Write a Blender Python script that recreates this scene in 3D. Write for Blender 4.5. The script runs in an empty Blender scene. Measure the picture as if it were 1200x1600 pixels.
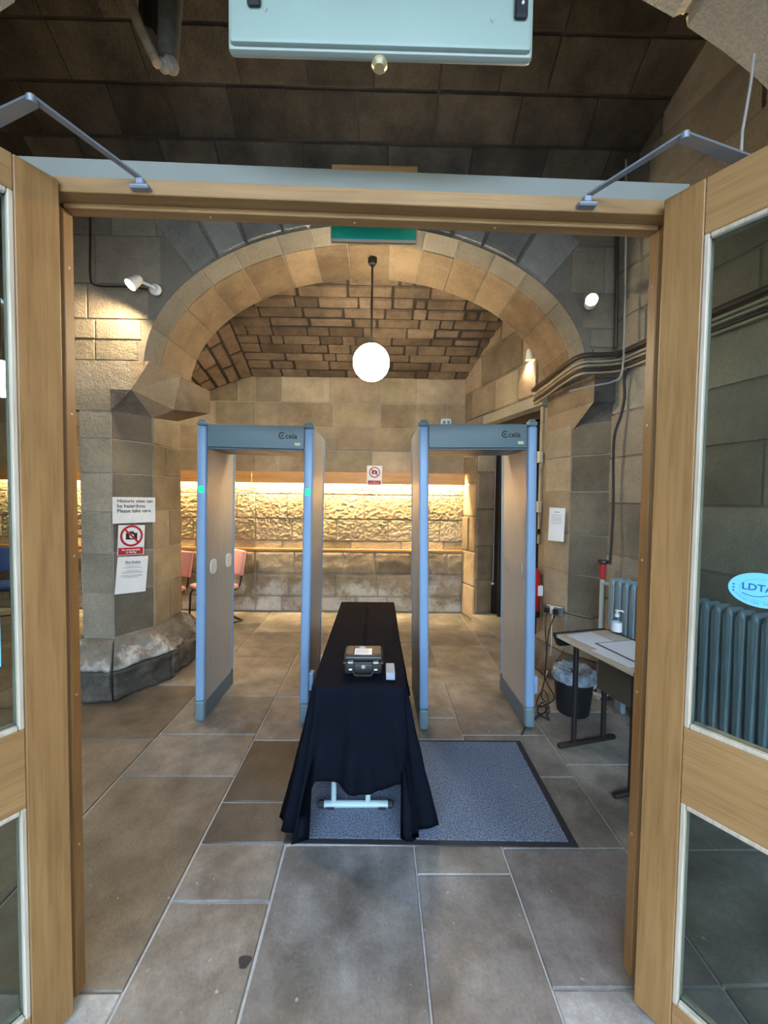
import bpy, bmesh, math, random
from mathutils import Vector, Matrix, noise
random.seed(7)
V = Vector
PI = math.pi
SC = bpy.context.scene
COL = SC.collection

# ------------------------------------------------------------------ camera
EYE = V((0, 0, 1.65)); FPX = 610.0
_y = V((-9, 23, -610)).normalized()
_z = V((.012, 1, 0)); _z = (_z - _y * _z.dot(_y)).normalized()
_x = _y.cross(_z)
CAMR = Matrix((_x, _y, _z))
cd = bpy.data.cameras.new('camera'); cd.sensor_fit = 'VERTICAL'; cd.sensor_height = 32
cd.lens = 32 * FPX / 1600; cd.clip_start = .01
cam = bpy.data.objects.new('camera', cd); COL.objects.link(cam)
cam.matrix_world = Matrix.Translation(EYE) @ CAMR.to_4x4()
SC.camera = cam

def ray(px, py): return CAMR @ V(((px - 600) / FPX, (800 - py) / FPX, -1))
def atd(px, py, d): r = ray(px, py); return EYE + r * (d / r.y)
def atz(px, py, z=0.0): r = ray(px, py); return EYE + r * ((z - EYE.z) / r.z)
def atx(px, py, x): r = ray(px, py); return EYE + r * (x / r.x)
def hit(px, py, p, n): r = ray(px, py); return EYE + r * (n.dot(p - EYE) / n.dot(r))

# ------------------------------------------------------------------ world, exposure
SC.view_settings.view_transform = 'Standard'; SC.view_settings.look = 'None'
SC.view_settings.gamma = 1; SC.view_settings.use_curve_mapping = False
SC.view_settings.exposure = 0.9
w = bpy.data.worlds.new('overcast_sky'); SC.world = w; w.use_nodes = True
nt = w.node_tree; bg = nt.nodes['Background']
tc = nt.nodes.new('ShaderNodeTexCoord'); sp = nt.nodes.new('ShaderNodeSeparateXYZ')
rp = nt.nodes.new('ShaderNodeValToRGB')
nt.links.new(tc.outputs['Generated'], sp.inputs[0]); nt.links.new(sp.outputs['Z'], rp.inputs[0])
rp.color_ramp.elements[0].position = 0; rp.color_ramp.elements[0].color = (.70, .85, 1, 1)
rp.color_ramp.elements[1].position = .8; rp.color_ramp.elements[1].color = (.44, .66, 1, 1)
nt.links.new(rp.outputs[0], bg.inputs[0]); bg.inputs[1].default_value = 9.5

def lamp(name, kind, loc, energy, col, size=.05, rot=None, parent=None, spot=None, sy=None):
    l = bpy.data.lights.new(name, kind); l.energy = energy; l.color = col
    if kind == 'AREA':
        l.size = size
        if sy: l.shape = 'RECTANGLE'; l.size_y = sy
    else:
        l.shadow_soft_size = size
    if spot: l.spot_size = spot; l.spot_blend = .6
    o = bpy.data.objects.new(name, l); COL.objects.link(o); o.location = loc
    if rot is not None: o.rotation_euler = rot.to_track_quat('-Z', 'Y').to_euler()
    if parent: o.parent = parent; o.matrix_parent_inverse = parent_world(parent).inverted()
    return o

# ------------------------------------------------------------------ materials
def newmat(name):
    m = bpy.data.materials.new(name); m.use_nodes = True
    t = m.node_tree; return m, t, t.nodes['Principled BSDF']
def nd(t, ty, **kw):
    n = t.nodes.new(ty)
    for k, v in kw.items():
        if k in n.inputs.keys(): n.inputs[k].default_value = v
        else: setattr(n, k, v)
    return n
def noise_node(t, vec, scale, detail=4, rough=.55):
    n = nd(t, 'ShaderNodeTexNoise', Scale=scale, Detail=detail, Roughness=rough)
    t.links.new(vec, n.inputs['Vector']); return n
def ramp(t, fac, stops):
    r = t.nodes.new('ShaderNodeValToRGB'); e = r.color_ramp.elements
    while len(e) < len(stops): e.new(.5)
    for q, (p, c) in zip(e, stops): q.position = p; q.color = (*c, 1) if len(c) == 3 else c
    t.links.new(fac, r.inputs[0]); return r
def mixc(t, mode, fac, a, b):
    n = t.nodes.new('ShaderNodeMix'); n.data_type = 'RGBA'; n.blend_type = mode
    for sock, val in ((n.inputs[0], fac), (n.inputs[6], a), (n.inputs[7], b)):
        if hasattr(val, 'is_linked'): t.links.new(val, sock)
        else: sock.default_value = val if not isinstance(val, tuple) else (*val, 1)
    return n.outputs[2]

def flat(name, col, rough=.5, metal=0.0, emit=0, ns=0, na=.15, bump=0, bs=40, spec=.5, coat=0):
    m, t, b = newmat(name)
    b.inputs['Base Color'].default_value = (*col, 1); b.inputs['Roughness'].default_value = rough
    b.inputs['Metallic'].default_value = metal; b.inputs['Specular IOR Level'].default_value = spec
    b.inputs['Coat Weight'].default_value = coat
    if emit: b.inputs['Emission Color'].default_value = (*col, 1); b.inputs['Emission Strength'].default_value = emit
    tcn = t.nodes.new('ShaderNodeTexCoord')
    if ns:
        n = noise_node(t, tcn.outputs['Object'], ns)
        r = ramp(t, n.outputs[0], [(.3, tuple(c * (1 - na) for c in col)), (.7, tuple(min(1, c * (1 + na)) for c in col))])
        t.links.new(r.outputs[0], b.inputs['Base Color'])
    if bump:
        n = noise_node(t, tcn.outputs['Object'], bs, 5)
        bp = nd(t, 'ShaderNodeBump', Strength=bump, Distance=.01)
        t.links.new(n.outputs[0], bp.inputs['Height']); t.links.new(bp.outputs[0], b.inputs['Normal'])
    return m

def stonemat(name, c1, c2, c3, soot=.35, sootc=(.035, .03, .027), fine=80, coarse=20, bump=.85, dist=.012, rough=.9,
             salt=None, rvar=.45, tool=0, big=1.1, speck=False):
    m, t, b = newmat(name); L = t.links
    tcn = t.nodes.new('ShaderNodeTexCoord'); ob = tcn.outputs['Object']
    oi = t.nodes.new('ShaderNodeObjectInfo')
    a = noise_node(t, ob, big * 2.3, 6, .62)
    add = nd(t, 'ShaderNodeMath', operation='MULTIPLY_ADD'); L.new(oi.outputs['Random'], add.inputs[0])
    add.inputs[1].default_value = rvar; L.new(a.outputs[0], add.inputs[2])
    base = ramp(t, add.outputs[0], [(.32, c1), (.62, c2), (.98, c3)]).outputs[0]
    g = noise_node(t, ob, fine, 3, .6)
    base = mixc(t, 'MULTIPLY', .5, base, ramp(t, g.outputs[0], [(.3, (.62, .6, .58)), (.65, (1.1, 1.1, 1.1))]).outputs[0])
    s = noise_node(t, ob, big, 8, .68)
    sf = ramp(t, s.outputs[0], [(.5 - .12, (0, 0, 0)), (.5 + .16, (soot, soot, soot))]).outputs[0]
    base = mixc(t, 'MIX', sf, base, sootc)
    if salt:
        zlo, zhi, amt = salt
        sx = t.nodes.new('ShaderNodeSeparateXYZ'); L.new(ob, sx.inputs[0])
        mr = nd(t, 'ShaderNodeMapRange'); L.new(sx.outputs['Z'], mr.inputs[0])
        mr.inputs[1].default_value = zlo; mr.inputs[2].default_value = zhi
        mr.inputs[3].default_value = .16; mr.inputs[4].default_value = -.35
        n2 = noise_node(t, ob, 3.1, 8, .7)
        ad = nd(t, 'ShaderNodeMath', operation='ADD'); L.new(mr.outputs[0], ad.inputs[0]); L.new(n2.outputs[0], ad.inputs[1])
        f2 = ramp(t, ad.outputs[0], [(.56, (0, 0, 0)), (.7, (amt, amt, amt))]).outputs[0]
        base = mixc(t, 'MIX', f2, base, (.62, .62, .6))
    if speck:
        q1 = noise_node(t, ob, 34, 2, .5); q2 = noise_node(t, ob, 5.5, 6, .7); q3 = noise_node(t, ob, .9, 4, .6)
        base = mixc(t, 'MIX', ramp(t, q2.outputs[0], [(.50, (0, 0, 0)), (.72, (.5, .5, .5))]).outputs[0], base, (.30, .285, .26))
        base = mixc(t, 'MULTIPLY', .8, base, ramp(t, q3.outputs[0], [(.35, (.62, .58, .52)), (.62, (1.12, 1.12, 1.12))]).outputs[0])
        base = mixc(t, 'MIX', ramp(t, q1.outputs[0], [(.72, (0, 0, 0)), (.76, (.55, .55, .55))]).outputs[0], base, (.5, .49, .47))
        b.inputs['Specular IOR Level'].default_value = .55
        L.new(ramp(t, q2.outputs[0], [(.3, (.34, .34, .34)), (.7, (.62, .62, .62))]).outputs[0], b.inputs['Roughness'])
    base = mixc(t, 'MULTIPLY', 1.0, base, oi.outputs['Color'])
    L.new(base, b.inputs['Base Color'])
    b.inputs['Roughness'].default_value = rough
    if not speck: b.inputs['Specular IOR Level'].default_value = .3
    n3 = noise_node(t, ob, coarse, 8, .62); h = n3.outputs[0]
    n4 = noise_node(t, ob, fine, 4, .6)
    mm = nd(t, 'ShaderNodeMath', operation='MULTIPLY_ADD'); L.new(n4.outputs[0], mm.inputs[0]); mm.inputs[1].default_value = .35
    L.new(h, mm.inputs[2]); h = mm.outputs[0]
    if tool:
        wv = nd(t, 'ShaderNodeTexWave', Scale=tool, Distortion=3.0, Detail=2.0); wv.bands_direction = 'DIAGONAL'
        L.new(ob, wv.inputs['Vector'])
        m2 = nd(t, 'ShaderNodeMath', operation='MULTIPLY_ADD'); L.new(wv.outputs[0], m2.inputs[0]); m2.inputs[1].default_value = .22
        L.new(h, m2.inputs[2]); h = m2.outputs[0]
    bp = nd(t, 'ShaderNodeBump', Strength=bump, Distance=dist)
    L.new(h, bp.inputs['Height']); L.new(bp.outputs[0], b.inputs['Normal'])
    return m

def oak(name, axis, c1, c2, rough=.42):
    m, t, b = newmat(name); L = t.links
    tcn = t.nodes.new('ShaderNodeTexCoord'); mp = t.nodes.new('ShaderNodeMapping')
    sc = [26, 26, 26]; sc['XYZ'.index(axis)] = 1.6
    mp.inputs['Scale'].default_value = sc; L.new(tcn.outputs['Object'], mp.inputs[0])
    n = noise_node(t, mp.outputs[0], 1.0, 7, .6); n.inputs['Distortion'].default_value = .6
    big = noise_node(t, tcn.outputs['Object'], 2.2, 3)
    c = ramp(t, n.outputs[0], [(.3, c1), (.68, c2)]).outputs[0]
    c = mixc(t, 'MULTIPLY', .55, c, ramp(t, big.outputs[0], [(.3, (.72, .7, .66)), (.7, (1.08, 1.08, 1.08))]).outputs[0])
    mp2 = t.nodes.new('ShaderNodeMapping'); s2 = [160, 160, 160]; s2['XYZ'.index(axis)] = 6
    mp2.inputs['Scale'].default_value = s2; L.new(tcn.outputs['Object'], mp2.inputs[0])
    p = noise_node(t, mp2.outputs[0], 1.0, 2)
    c = mixc(t, 'MULTIPLY', .5, c, ramp(t, p.outputs[0], [(.35, (.7, .66, .6)), (.5, (1, 1, 1))]).outputs[0])
    L.new(c, b.inputs['Base Color']); b.inputs['Roughness'].default_value = rough
    bp = nd(t, 'ShaderNodeBump', Strength=.12, Distance=.002); L.new(p.outputs[0], bp.inputs['Height']); L.new(bp.outputs[0], b.inputs['Normal'])
    return m

def glass(name, tint, ior=1.45):
    m, t, b = newmat(name); t.nodes.remove(b)
    tr = t.nodes.new('ShaderNodeBsdfTransparent'); tr.inputs[0].default_value = (*tint, 1)
    gl = nd(t, 'ShaderNodeBsdfGlossy', Roughness=.02)
    fr = nd(t, 'ShaderNodeFresnel', IOR=ior); mx = t.nodes.new('ShaderNodeMixShader')
    ge = t.nodes.new('ShaderNodeNewGeometry'); k = nd(t, 'ShaderNodeMath', operation='SUBTRACT'); k.inputs[0].default_value = 1; t.links.new(ge.outputs['Backfacing'], k.inputs[1])
    k2 = nd(t, 'ShaderNodeMath', operation='MULTIPLY'); t.links.new(fr.outputs[0], k2.inputs[0]); t.links.new(k.outputs[0], k2.inputs[1])
    t.links.new(k2.outputs[0], mx.inputs[0]); t.links.new(tr.outputs[0], mx.inputs[1]); t.links.new(gl.outputs[0], mx.inputs[2])
    t.links.new(mx.outputs[0], t.nodes['Material Output'].inputs[0])
    return m

WARM = (1, .75, .44)
M = dict(
    stone=stonemat('sandstone', (.17, .125, .08), (.30, .235, .155), (.42, .34, .235), soot=.45),
    pier=stonemat('grey_sandstone', (.20, .17, .13), (.31, .27, .20), (.40, .35, .27), soot=.5, sootc=(.07, .062, .052)),
    plinth=stonemat('stained_plinth', (.075, .065, .055), (.13, .115, .098), (.22, .2, .17), soot=.7, sootc=(.03, .027, .024), salt=(-.5, .6, .5), big=2.4, bump=1),
    plinthcap=stonemat('salted_plinth_cap', (.13, .115, .095), (.21, .19, .16), (.3, .275, .24), soot=.6, sootc=(.06, .055, .048), salt=(.2, 1.1, .75), big=2.6, bump=1),
    salt=stonemat('salted_sandstone', (.17, .125, .08), (.32, .25, .165), (.44, .36, .25), soot=.6, sootc=(.10, .075, .05), salt=(.30, 1.0, .62), bump=1, big=2),
    rock=stonemat('rockfaced_sandstone', (.26, .20, .12), (.40, .31, .19), (.5, .41, .27), soot=.15, bump=1, dist=.02, coarse=26),
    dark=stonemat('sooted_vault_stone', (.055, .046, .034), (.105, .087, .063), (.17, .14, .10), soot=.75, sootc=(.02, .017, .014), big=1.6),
    vault=stonemat('vault_stone', (.11, .08, .055), (.20, .15, .10), (.29, .22, .15), soot=.6, sootc=(.05, .036, .026), big=2.0, bump=.8),
    tooled=stonemat('tooled_dark_stone', (.18, .17, .15), (.31, .295, .26), (.42, .40, .36), soot=.5, sootc=(.04, .038, .036), tool=26, bump=.7),
    rib=stonemat('pale_rib_stone', (.2, .18, .145), (.29, .265, .21), (.36, .33, .26), soot=.3, sootc=(.1, .09, .075)),
    flag=stonemat('flagstone', (.12, .107, .092), (.26, .242, .216), (.41, .39, .357), soot=.8, sootc=(.07, .06, .05), big=2.3, bump=.55, dist=.008, rough=.42, rvar=.25, coarse=8, speck=True),
    mortar_pale=stonemat('pale_lime_mortar', (.24, .215, .17), (.36, .33, .27), (.45, .41, .35), soot=.3, fine=120),
    mortar=stonemat('lime_mortar', (.14, .12, .09), (.21, .18, .14), (.28, .25, .2), soot=.5, fine=120),
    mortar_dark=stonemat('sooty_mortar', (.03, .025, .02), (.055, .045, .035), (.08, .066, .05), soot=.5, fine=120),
    mortar_floor=stonemat('pale_floor_mortar', (.3, .29, .27), (.42, .41, .39), (.52, .51, .49), soot=.4, sootc=(.16, .15, .14), fine=90),
    oak_v=oak('oak_upright', 'Z', (.225, .113, .036), (.325, .176, .062)),
    oak_h=oak('oak_crosswise', 'X', (.25, .13, .045), (.36, .205, .078)),
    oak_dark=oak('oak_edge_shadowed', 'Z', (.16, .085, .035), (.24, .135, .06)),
    bead=oak('pale_glazing_bead', 'Z', (.40, .33, .24), (.52, .45, .35), .5),
    pine=oak('varnished_pine', 'X', (.52, .24, .06), (.68, .35, .10), .35),
    glass=glass('tinted_door_glass', (.68, .74, .73)),
    steel=flat('closer_steel', (.29, .33, .38), .35, .7),
    greybar=flat('pale_grey_paint', (.19, .2, .175), .45, ns=8, na=.05),
    cream=flat('cream_plastic', (.62, .55, .4), .5),
    white=flat('white_plastic', (.75, .75, .72), .4),
    paper=flat('paper', (.74, .75, .76), .6, ns=6, na=.05),
    glossy=flat('laminated_paper', (.72, .74, .74), .18, ns=14, na=.06, bump=.25, bs=18),
    ink=flat('black_ink', (.02, .02, .025), .5),
    greyink=flat('grey_ink', (.28, .29, .3), .6),
    red=flat('sign_red', (.42, .02, .03), .4),
    green=flat('sign_green', (.03, .50, .34), .35),
    black=flat('black_paint', (.012, .012, .014), .4),
    blackcloth=flat('black_curtain', (.012, .011, .011), .9, ns=12, na=.3),
    rubber=flat('black_rubber', (.018, .018, .02), .6),
    cable=flat('black_cable', (.014, .014, .016), .5),
    brown=flat('brown_cable', (.05, .03, .022), .45),
    creamc=flat('painted_conduit', (.34, .29, .2), .5, ns=8, na=.2),
    greyc=flat('grey_cable', (.33, .32, .29), .5),
    gatepost=flat('blue_grey_post', (.22, .35, .52), .38, ns=3, na=.03),  # crossbar paint, bluer and brighter: daylight on the posts put into the colour
    gatebar=flat('blue_grey_crossbar', (.14, .205, .235), .4, ns=3, na=.04),
    gatefoot=flat('dark_blue_grey_foot', (.075, .12, .16), .45),
    led=flat('green_led', (.0, .8, .10), .4, emit=2.2),
    display=flat('pale_display', (.6, .62, .3), .3),
    cloth=flat('black_nylon', (.005, .0065, .011), .68, ns=9, na=.2, bump=.12, bs=45, spec=.3),
    trestle=flat('pale_blue_steel', (.42, .55, .58), .35, .2),
    caseb=flat('black_case_plastic', (.022, .022, .02), .38, bump=.05, bs=300),
    block=flat('grey_metal_block', (.30, .33, .40), .4, ns=300, na=.2),
    desktop=flat('buff_laminate', (.52, .44, .33), .35, ns=30, na=.06),
    tube=flat('dark_brown_tube', (.018, .013, .012), .45),
    modesty=flat('brown_panel', (.09, .07, .045), .6),
    rad=flat('radiator_blue_grey', (.20, .28, .31), .35, ns=6, na=.08),
    pipe=flat('pale_painted_pipe', (.42, .47, .46), .4),
    fire=flat('extinguisher_red', (.45, .012, .015), .28, coat=.4),
    bag=flat('clear_blue_bag', (.26, .33, .40), .2, ns=20, na=.5),
    binm=flat('black_bin', (.012, .013, .016), .5),
    pink=flat('pink_fabric', (.60, .30, .29), .85, bump=.3, bs=300, ns=30, na=.06),
    bluef=flat('blue_fabric', (.01, .06, .32), .8, bump=.3, bs=300, ns=30, na=.1),
    sticker=flat('light_blue_sticker', (.16, .52, .86), .4),
    stickerd=flat('dark_blue_print', (.0, .09, .30), .4),
    stickerm=flat('mid_blue_print', (.08, .38, .72), .4),
    overhead=flat('pale_green_white_enamel', (.235, .31, .265), .4, ns=4, na=.04),
    overrim=flat('white_enamel_rim', (.29, .325, .28), .4),
    brass=flat('pale_brass', (.66, .55, .32), .3, .6),
    iron=flat('dark_iron', (.02, .017, .015), .5, .3),
    postgrey=flat('dusty_grey_post', (.085, .08, .06), .8, ns=18, na=.3),
    postknob=flat('pale_dusty_knob', (.2, .17, .14), .8, ns=30, na=.3),
    pole=flat('dry_wood_pole', (.22, .17, .10), .7, ns=20, na=.3),
    ground=flat('outside_paving', (.24, .24, .24), .8, ns=3, na=.2),
    lampglass=flat('opal_globe_glass', (1, .83, .58), .3, emit=48),
    bulb=flat('spot_bulb', (1, .78, .48), .3, emit=60),
    strip=flat('led_strip', (1, .72, .36), .3, emit=25),
    gloveclear=glass('clear_plastic', (.82, .9, .93)),
)
def sidepanel_mat():
    m, t, b = newmat('brushed_grey_panel'); L = t.links
    tcn = t.nodes.new('ShaderNodeTexCoord'); mp = t.nodes.new('ShaderNodeMapping'); mp.inputs['Scale'].default_value = (40, 40, 1.2)
    L.new(tcn.outputs['Object'], mp.inputs[0]); n = noise_node(t, mp.outputs[0], 3, 3)
    L.new(ramp(t, n.outputs[0], [(.3, (.36, .36, .35)), (.7, (.44, .44, .43))]).outputs[0], b.inputs['Base Color'])
    b.inputs['Metallic'].default_value = .3; b.inputs['Roughness'].default_value = .42
    return m
M['panel'] = sidepanel_mat()
def mat_pile():
    m, t, b = newmat('ribbed_blue_grey_pile'); L = t.links
    tcn = t.nodes.new('ShaderNodeTexCoord')
    n = noise_node(t, tcn.outputs['Object'], 150, 2); n2 = noise_node(t, tcn.outputs['Object'], 2.5, 3)
    c = ramp(t, n.outputs[0], [(.36, (.035, .045, .07)), (.62, (.20, .24, .31))]).outputs[0]
    c = mixc(t, 'MULTIPLY', .4, c, ramp(t, n2.outputs[0], [(.3, (.7, .7, .7)), (.7, (1.1, 1.1, 1.1))]).outputs[0])
    L.new(c, b.inputs['Base Color']); b.inputs['Roughness'].default_value = .95
    bp = nd(t, 'ShaderNodeBump', Strength=.8, Distance=.004); L.new(n.outputs[0], bp.inputs['Height']); L.new(bp.outputs[0], b.inputs['Normal'])
    return m
M['pile'] = mat_pile()
M['cloth'].node_tree.nodes['Principled BSDF'].inputs['IOR'].default_value = 1.09
M['cloth'].node_tree.nodes['Principled BSDF'].inputs['Specular IOR Level'].default_value = .5

# ------------------------------------------------------------------ object helpers
def link(name, me, m, parent=None, world=False):
    o = bpy.data.objects.new(name, me); COL.objects.link(o)
    if m is not None and not me.materials: me.materials.append(m)
    if parent is not None:
        o.parent = parent
        if world:
            pm = parent.matrix_world
            p = parent
            mats = Matrix.Identity(4)
            while p is not None:
                mats = p.matrix_basis if p.parent is None else mats
                p = p.parent
            o.matrix_parent_inverse = (parent_world(parent)).inverted()
    return o
def parent_world(p):
    m = p.matrix_basis.copy()
    if p.parent is not None: m = parent_world(p.parent) @ p.matrix_parent_inverse @ m
    return m
def tag(o, label=None, cat=None, group=None, kind=None):
    if label: o['label'] = label
    if cat: o['category'] = cat
    if group: o['group'] = group
    if kind: o['kind'] = kind
    return o
def thing(name, label, cat, loc=(0, 0, 0), rz=0.0, group=None, mtx=None):
    o = bpy.data.objects.new(name, None); COL.objects.link(o); o.empty_display_size = .1
    if mtx is not None: o.matrix_basis = mtx
    else: o.location = loc; o.rotation_euler = (0, 0, rz); o.matrix_basis = Matrix.Translation(V(loc)) @ Matrix.Rotation(rz, 4, 'Z')
    return tag(o, label, cat, group)

class MB:
    def __init__(s): s.b = bmesh.new()
    def box(s, lo, hi, bev=0.0, seg=1, mtx=None):
        lo, hi = V(lo), V(hi)
        r = bmesh.ops.create_cube(s.b, size=1)
        vs = r['verts']; c = (lo + hi) / 2; d = hi - lo
        for v in vs: v.co = V((v.co.x * d.x, v.co.y * d.y, v.co.z * d.z)) + c
        if bev:
            es = list({e for v in vs for e in v.link_edges})
            q = bmesh.ops.bevel(s.b, geom=es, offset=bev, segments=seg, affect='EDGES', profile=.5)
            vs = list({v for f in q['faces'] for v in f.verts} | {v for v in vs if v.is_valid})
        if mtx is not None:
            for v in vs: v.co = mtx @ v.co
        return s
    def poly(s, pts, faces):
        vs = [s.b.verts.new(V(p)) for p in pts]
        for f in faces: s.b.faces.new([vs[i] for i in f])
        return s
    def prism(s, pts, off):
        off = V(off); n = len(pts)
        a = [s.b.verts.new(V(p)) for p in pts]; c = [s.b.verts.new(V(p) + off) for p in pts]
        s.b.faces.new(a); s.b.faces.new(c[::-1])
        for i in range(n): s.b.faces.new((a[i], c[i], c[(i + 1) % n], a[(i + 1) % n]))
        return s
    def tube(s, path, r, n=8, cap=True, close=False):
        P = [V(p) for p in path]; rings = []; up = None
        for i, p in enumerate(P):
            if close: t = P[(i + 1) % len(P)] - P[i - 1]
            else: t = P[min(i + 1, len(P) - 1)] - P[max(i - 1, 0)]
            t.normalize()
            if up is None: up = V((0, 0, 1)) if abs(t.z) < .9 else V((1, 0, 0))
            x = up.cross(t)
            if x.length < 1e-4: x = V((1, 0, 0)).cross(t)
            x.normalize(); y = t.cross(x); up = y
            rr = r[i] if isinstance(r, (list, tuple)) else r
            rings.append([s.b.verts.new(p + (x * math.cos(a) + y * math.sin(a)) * rr) for a in [2 * PI * k / n for k in range(n)]])
        m = len(rings)
        for i in range(m if close else m - 1):
            A, B = rings[i], rings[(i + 1) % m]
            for k in range(n): s.b.faces.new((A[k], A[(k + 1) % n], B[(k + 1) % n], B[k]))
        if cap and not close: s.b.faces.new(rings[0][::-1]); s.b.faces.new(rings[-1])
        return s
    def lathe(s, prof, c=(0, 0, 0), n=20, mtx=None):
        c = V(c); rings = []
        for r, z in prof:
            if r < 1e-5: rings.append([s.b.verts.new(V((0, 0, z)))])
            else: rings.append([s.b.verts.new(V((r * math.cos(2 * PI * k / n), r * math.sin(2 * PI * k / n), z))) for k in range(n)])
        for A, B in zip(rings, rings[1:]):
            for k in range(n):
                a = [A[k % len(A)], A[(k + 1) % len(A)], B[(k + 1) % len(B)], B[k % len(B)]]
                u = []
                for v in a:
                    if v not in u: u.append(v)
                if len(u) > 2:
                    try: s.b.faces.new(u)
                    except ValueError: pass
        for R in rings:
            for v in R: v.co = (mtx @ v.co if mtx is not None else v.co) + c
        return s
    def sphere(s, c, r, seg=24, sc=(1, 1, 1)):
        q = bmesh.ops.create_uvsphere(s.b, u_segments=seg, v_segments=seg // 2, radius=r)
        for v in q['verts']: v.co = V((v.co.x * sc[0], v.co.y * sc[1], v.co.z * sc[2])) + V(c)
        return s
    def done(s, name, m, parent=None, world=False, smooth=True, recalc=True):
        if recalc: bmesh.ops.recalc_face_normals(s.b, faces=s.b.faces)
        me = bpy.data.meshes.new(name); s.b.to_mesh(me); s.b.free()
        if smooth:
            me.polygons.foreach_set('use_smooth', [True] * len(me.polygons))
            me.set_sharp_from_angle(angle=math.radians(35))
        return link(name, me, m, parent, world)

def text(name, body, size, mtx, m, parent, align='CENTER', world=True, ext=.0006, bold=0.0, space=1.0):
    cu = bpy.data.curves.new(name, 'FONT'); cu.body = body; cu.size = size; cu.align_x = align; cu.align_y = 'CENTER'
    cu.extrude = ext; cu.offset = bold; cu.space_line = space; cu.resolution_u = 2
    tmp = bpy.data.objects.new('tmp', cu); COL.objects.link(tmp)
    bpy.context.view_layer.update()
    me = bpy.data.meshes.new_from_object(tmp.evaluated_get(bpy.context.evaluated_depsgraph_get()))
    bpy.data.objects.remove(tmp); bpy.data.curves.remove(cu)
    me.transform(mtx); me.materials.clear(); me.name = name
    return link(name, me, m, parent, world)

def frame_mtx(o, x, y):
    x = V(x).normalized(); y = (V(y) - x * x.dot(V(y))).normalized(); z = x.cross(y)
    m = Matrix((x, y, z)).transposed().to_4x4(); m.translation = V(o); return m

# one stone: a bevelled slab (or displaced, rock-faced) on a surface S(u, v, w)
def stone(parent, name, S, u0, u1, v0, v1, m, j=.006, dep=.018, bev=.012, nu=1, nv=1, rough=0, col=None, seed=0, var=.35, w0=-.004, fq=1.0):
    j *= random.uniform(.6, 1.5)
    if u1 - u0 < 2.4 * (j + bev) or v1 - v0 < 2.4 * (j + bev): bev = .2 * min(u1 - u0, v1 - v0); j = bev * .4
    us = [u0 + j] + [u0 + j + bev + (u1 - u0 - 2 * j - 2 * bev) * i / nu for i in range(nu + 1)] + [u1 - j]
    vs = [v0 + j] + [v0 + j + bev + (v1 - v0 - 2 * j - 2 * bev) * i / nv for i in range(nv + 1)] + [v1 - j]
    d = dep * (1 + random.uniform(-var, var)); tx, ty = random.uniform(-.2, .2) * dep, random.uniform(-.2, .2) * dep
    pts, a, b = [], len(us), len(vs)
    jit = lambda: random.uniform(-.25, .25) * j
    for iv, v in enumerate(vs):
        for iu, u in enumerate(us):
            e = iu in (0, a - 1) or iv in (0, b - 1)
            ww = w0 if e else d + tx * (2 * iu / a - 1) + ty * (2 * iv / b - 1)
            p = S(u + jit(), v + jit(), ww)
            if rough and not e:
                q = p * fq
                n = noise.fractal(q * 13, 1.0, 2.0, 4) * .6 + noise.turbulence(q * 22, 3, True) * .5
                p = S(u, v, ww + rough * n)
            pts.append(p)
    fs = []
    for iv in range(b - 1):
        for iu in range(a - 1):
            k = iv * a + iu; fs.append((k, k + 1, k + a + 1, k + a))
    um, vm = (u0 + u1) / 2, (v0 + v1) / 2
    k = (b // 2 - (0 if b > 3 else 0)) * a + a // 2
    c0 = S(um, vm, 0); nn = S(um, vm, .1) - c0
    if (S(um + .01, vm, 0) - c0).cross(S(um, vm + .01, 0) - c0).dot(nn) < 0: fs = [f[::-1] for f in fs]
    me = bpy.data.meshes.new(name); me.from_pydata(pts, [], fs)
    if rough:
        me.polygons.foreach_set('use_smooth', [True] * len(fs))
        if rough < .012: me.set_sharp_from_angle(angle=math.radians(24))
    o = link(name, me, m, parent, True)
    if col is not None: o.color = (*col, 1) if not isinstance(col, (int, float)) else (col, col, col, 1)
    return o

def courses(parent, name, S, u0, u1, vs, lmin, lmax, m, clip=None, colf=None, **kw):
    for r, (a, b) in enumerate(zip(vs, vs[1:])):
        u = u0; lo, hi = u0, u1
        if clip: 
            c = clip(a, b)
            if c is None: continue
            lo, hi = c; u = lo
        first = True
        while u < hi - .01:
            l = random.uniform(lmin, lmax)
            if first: l *= random.uniform(.45, 1); first = False
            e = u + l
            if hi - e < lmin * .45: e = hi
            e = min(e, hi)
            g = random.uniform(.8, 1.15)
            col = (g * random.uniform(.97, 1.03), g, g * random.uniform(.95, 1.03))
            if colf: col = colf((u + e) / 2, (a + b) / 2, col)
            stone(parent, name, S, u, e, a, b, m, col=col, **kw)
            u = e

def structure(name, pts, faces, m, label=None):
    me = bpy.data.meshes.new(name); me.from_pydata([tuple(p) for p in pts], [], faces)
    o = link(name, me, m); o['kind'] = 'structure'
    if label: o['label'] = label
    return o
def wallbox(name, plan, z0, z1, m):     # a closed prism over a plan polygon
    b = MB().prism([(x, y, z0) for x, y in plan], (0, 0, z1 - z0))
    o = b.done(name, m, smooth=False); o['kind'] = 'structure'; return o
def planeS(p, q, nrm):   # u runs from p to q (plan), v is height, w along nrm
    p = V((*p, 0)); e = (V((*q, 0)) - p).normalized(); n = V((*nrm, 0)).normalized()
    return lambda u, v, w: p + e * u + n * w + V((0, 0, v))

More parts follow.
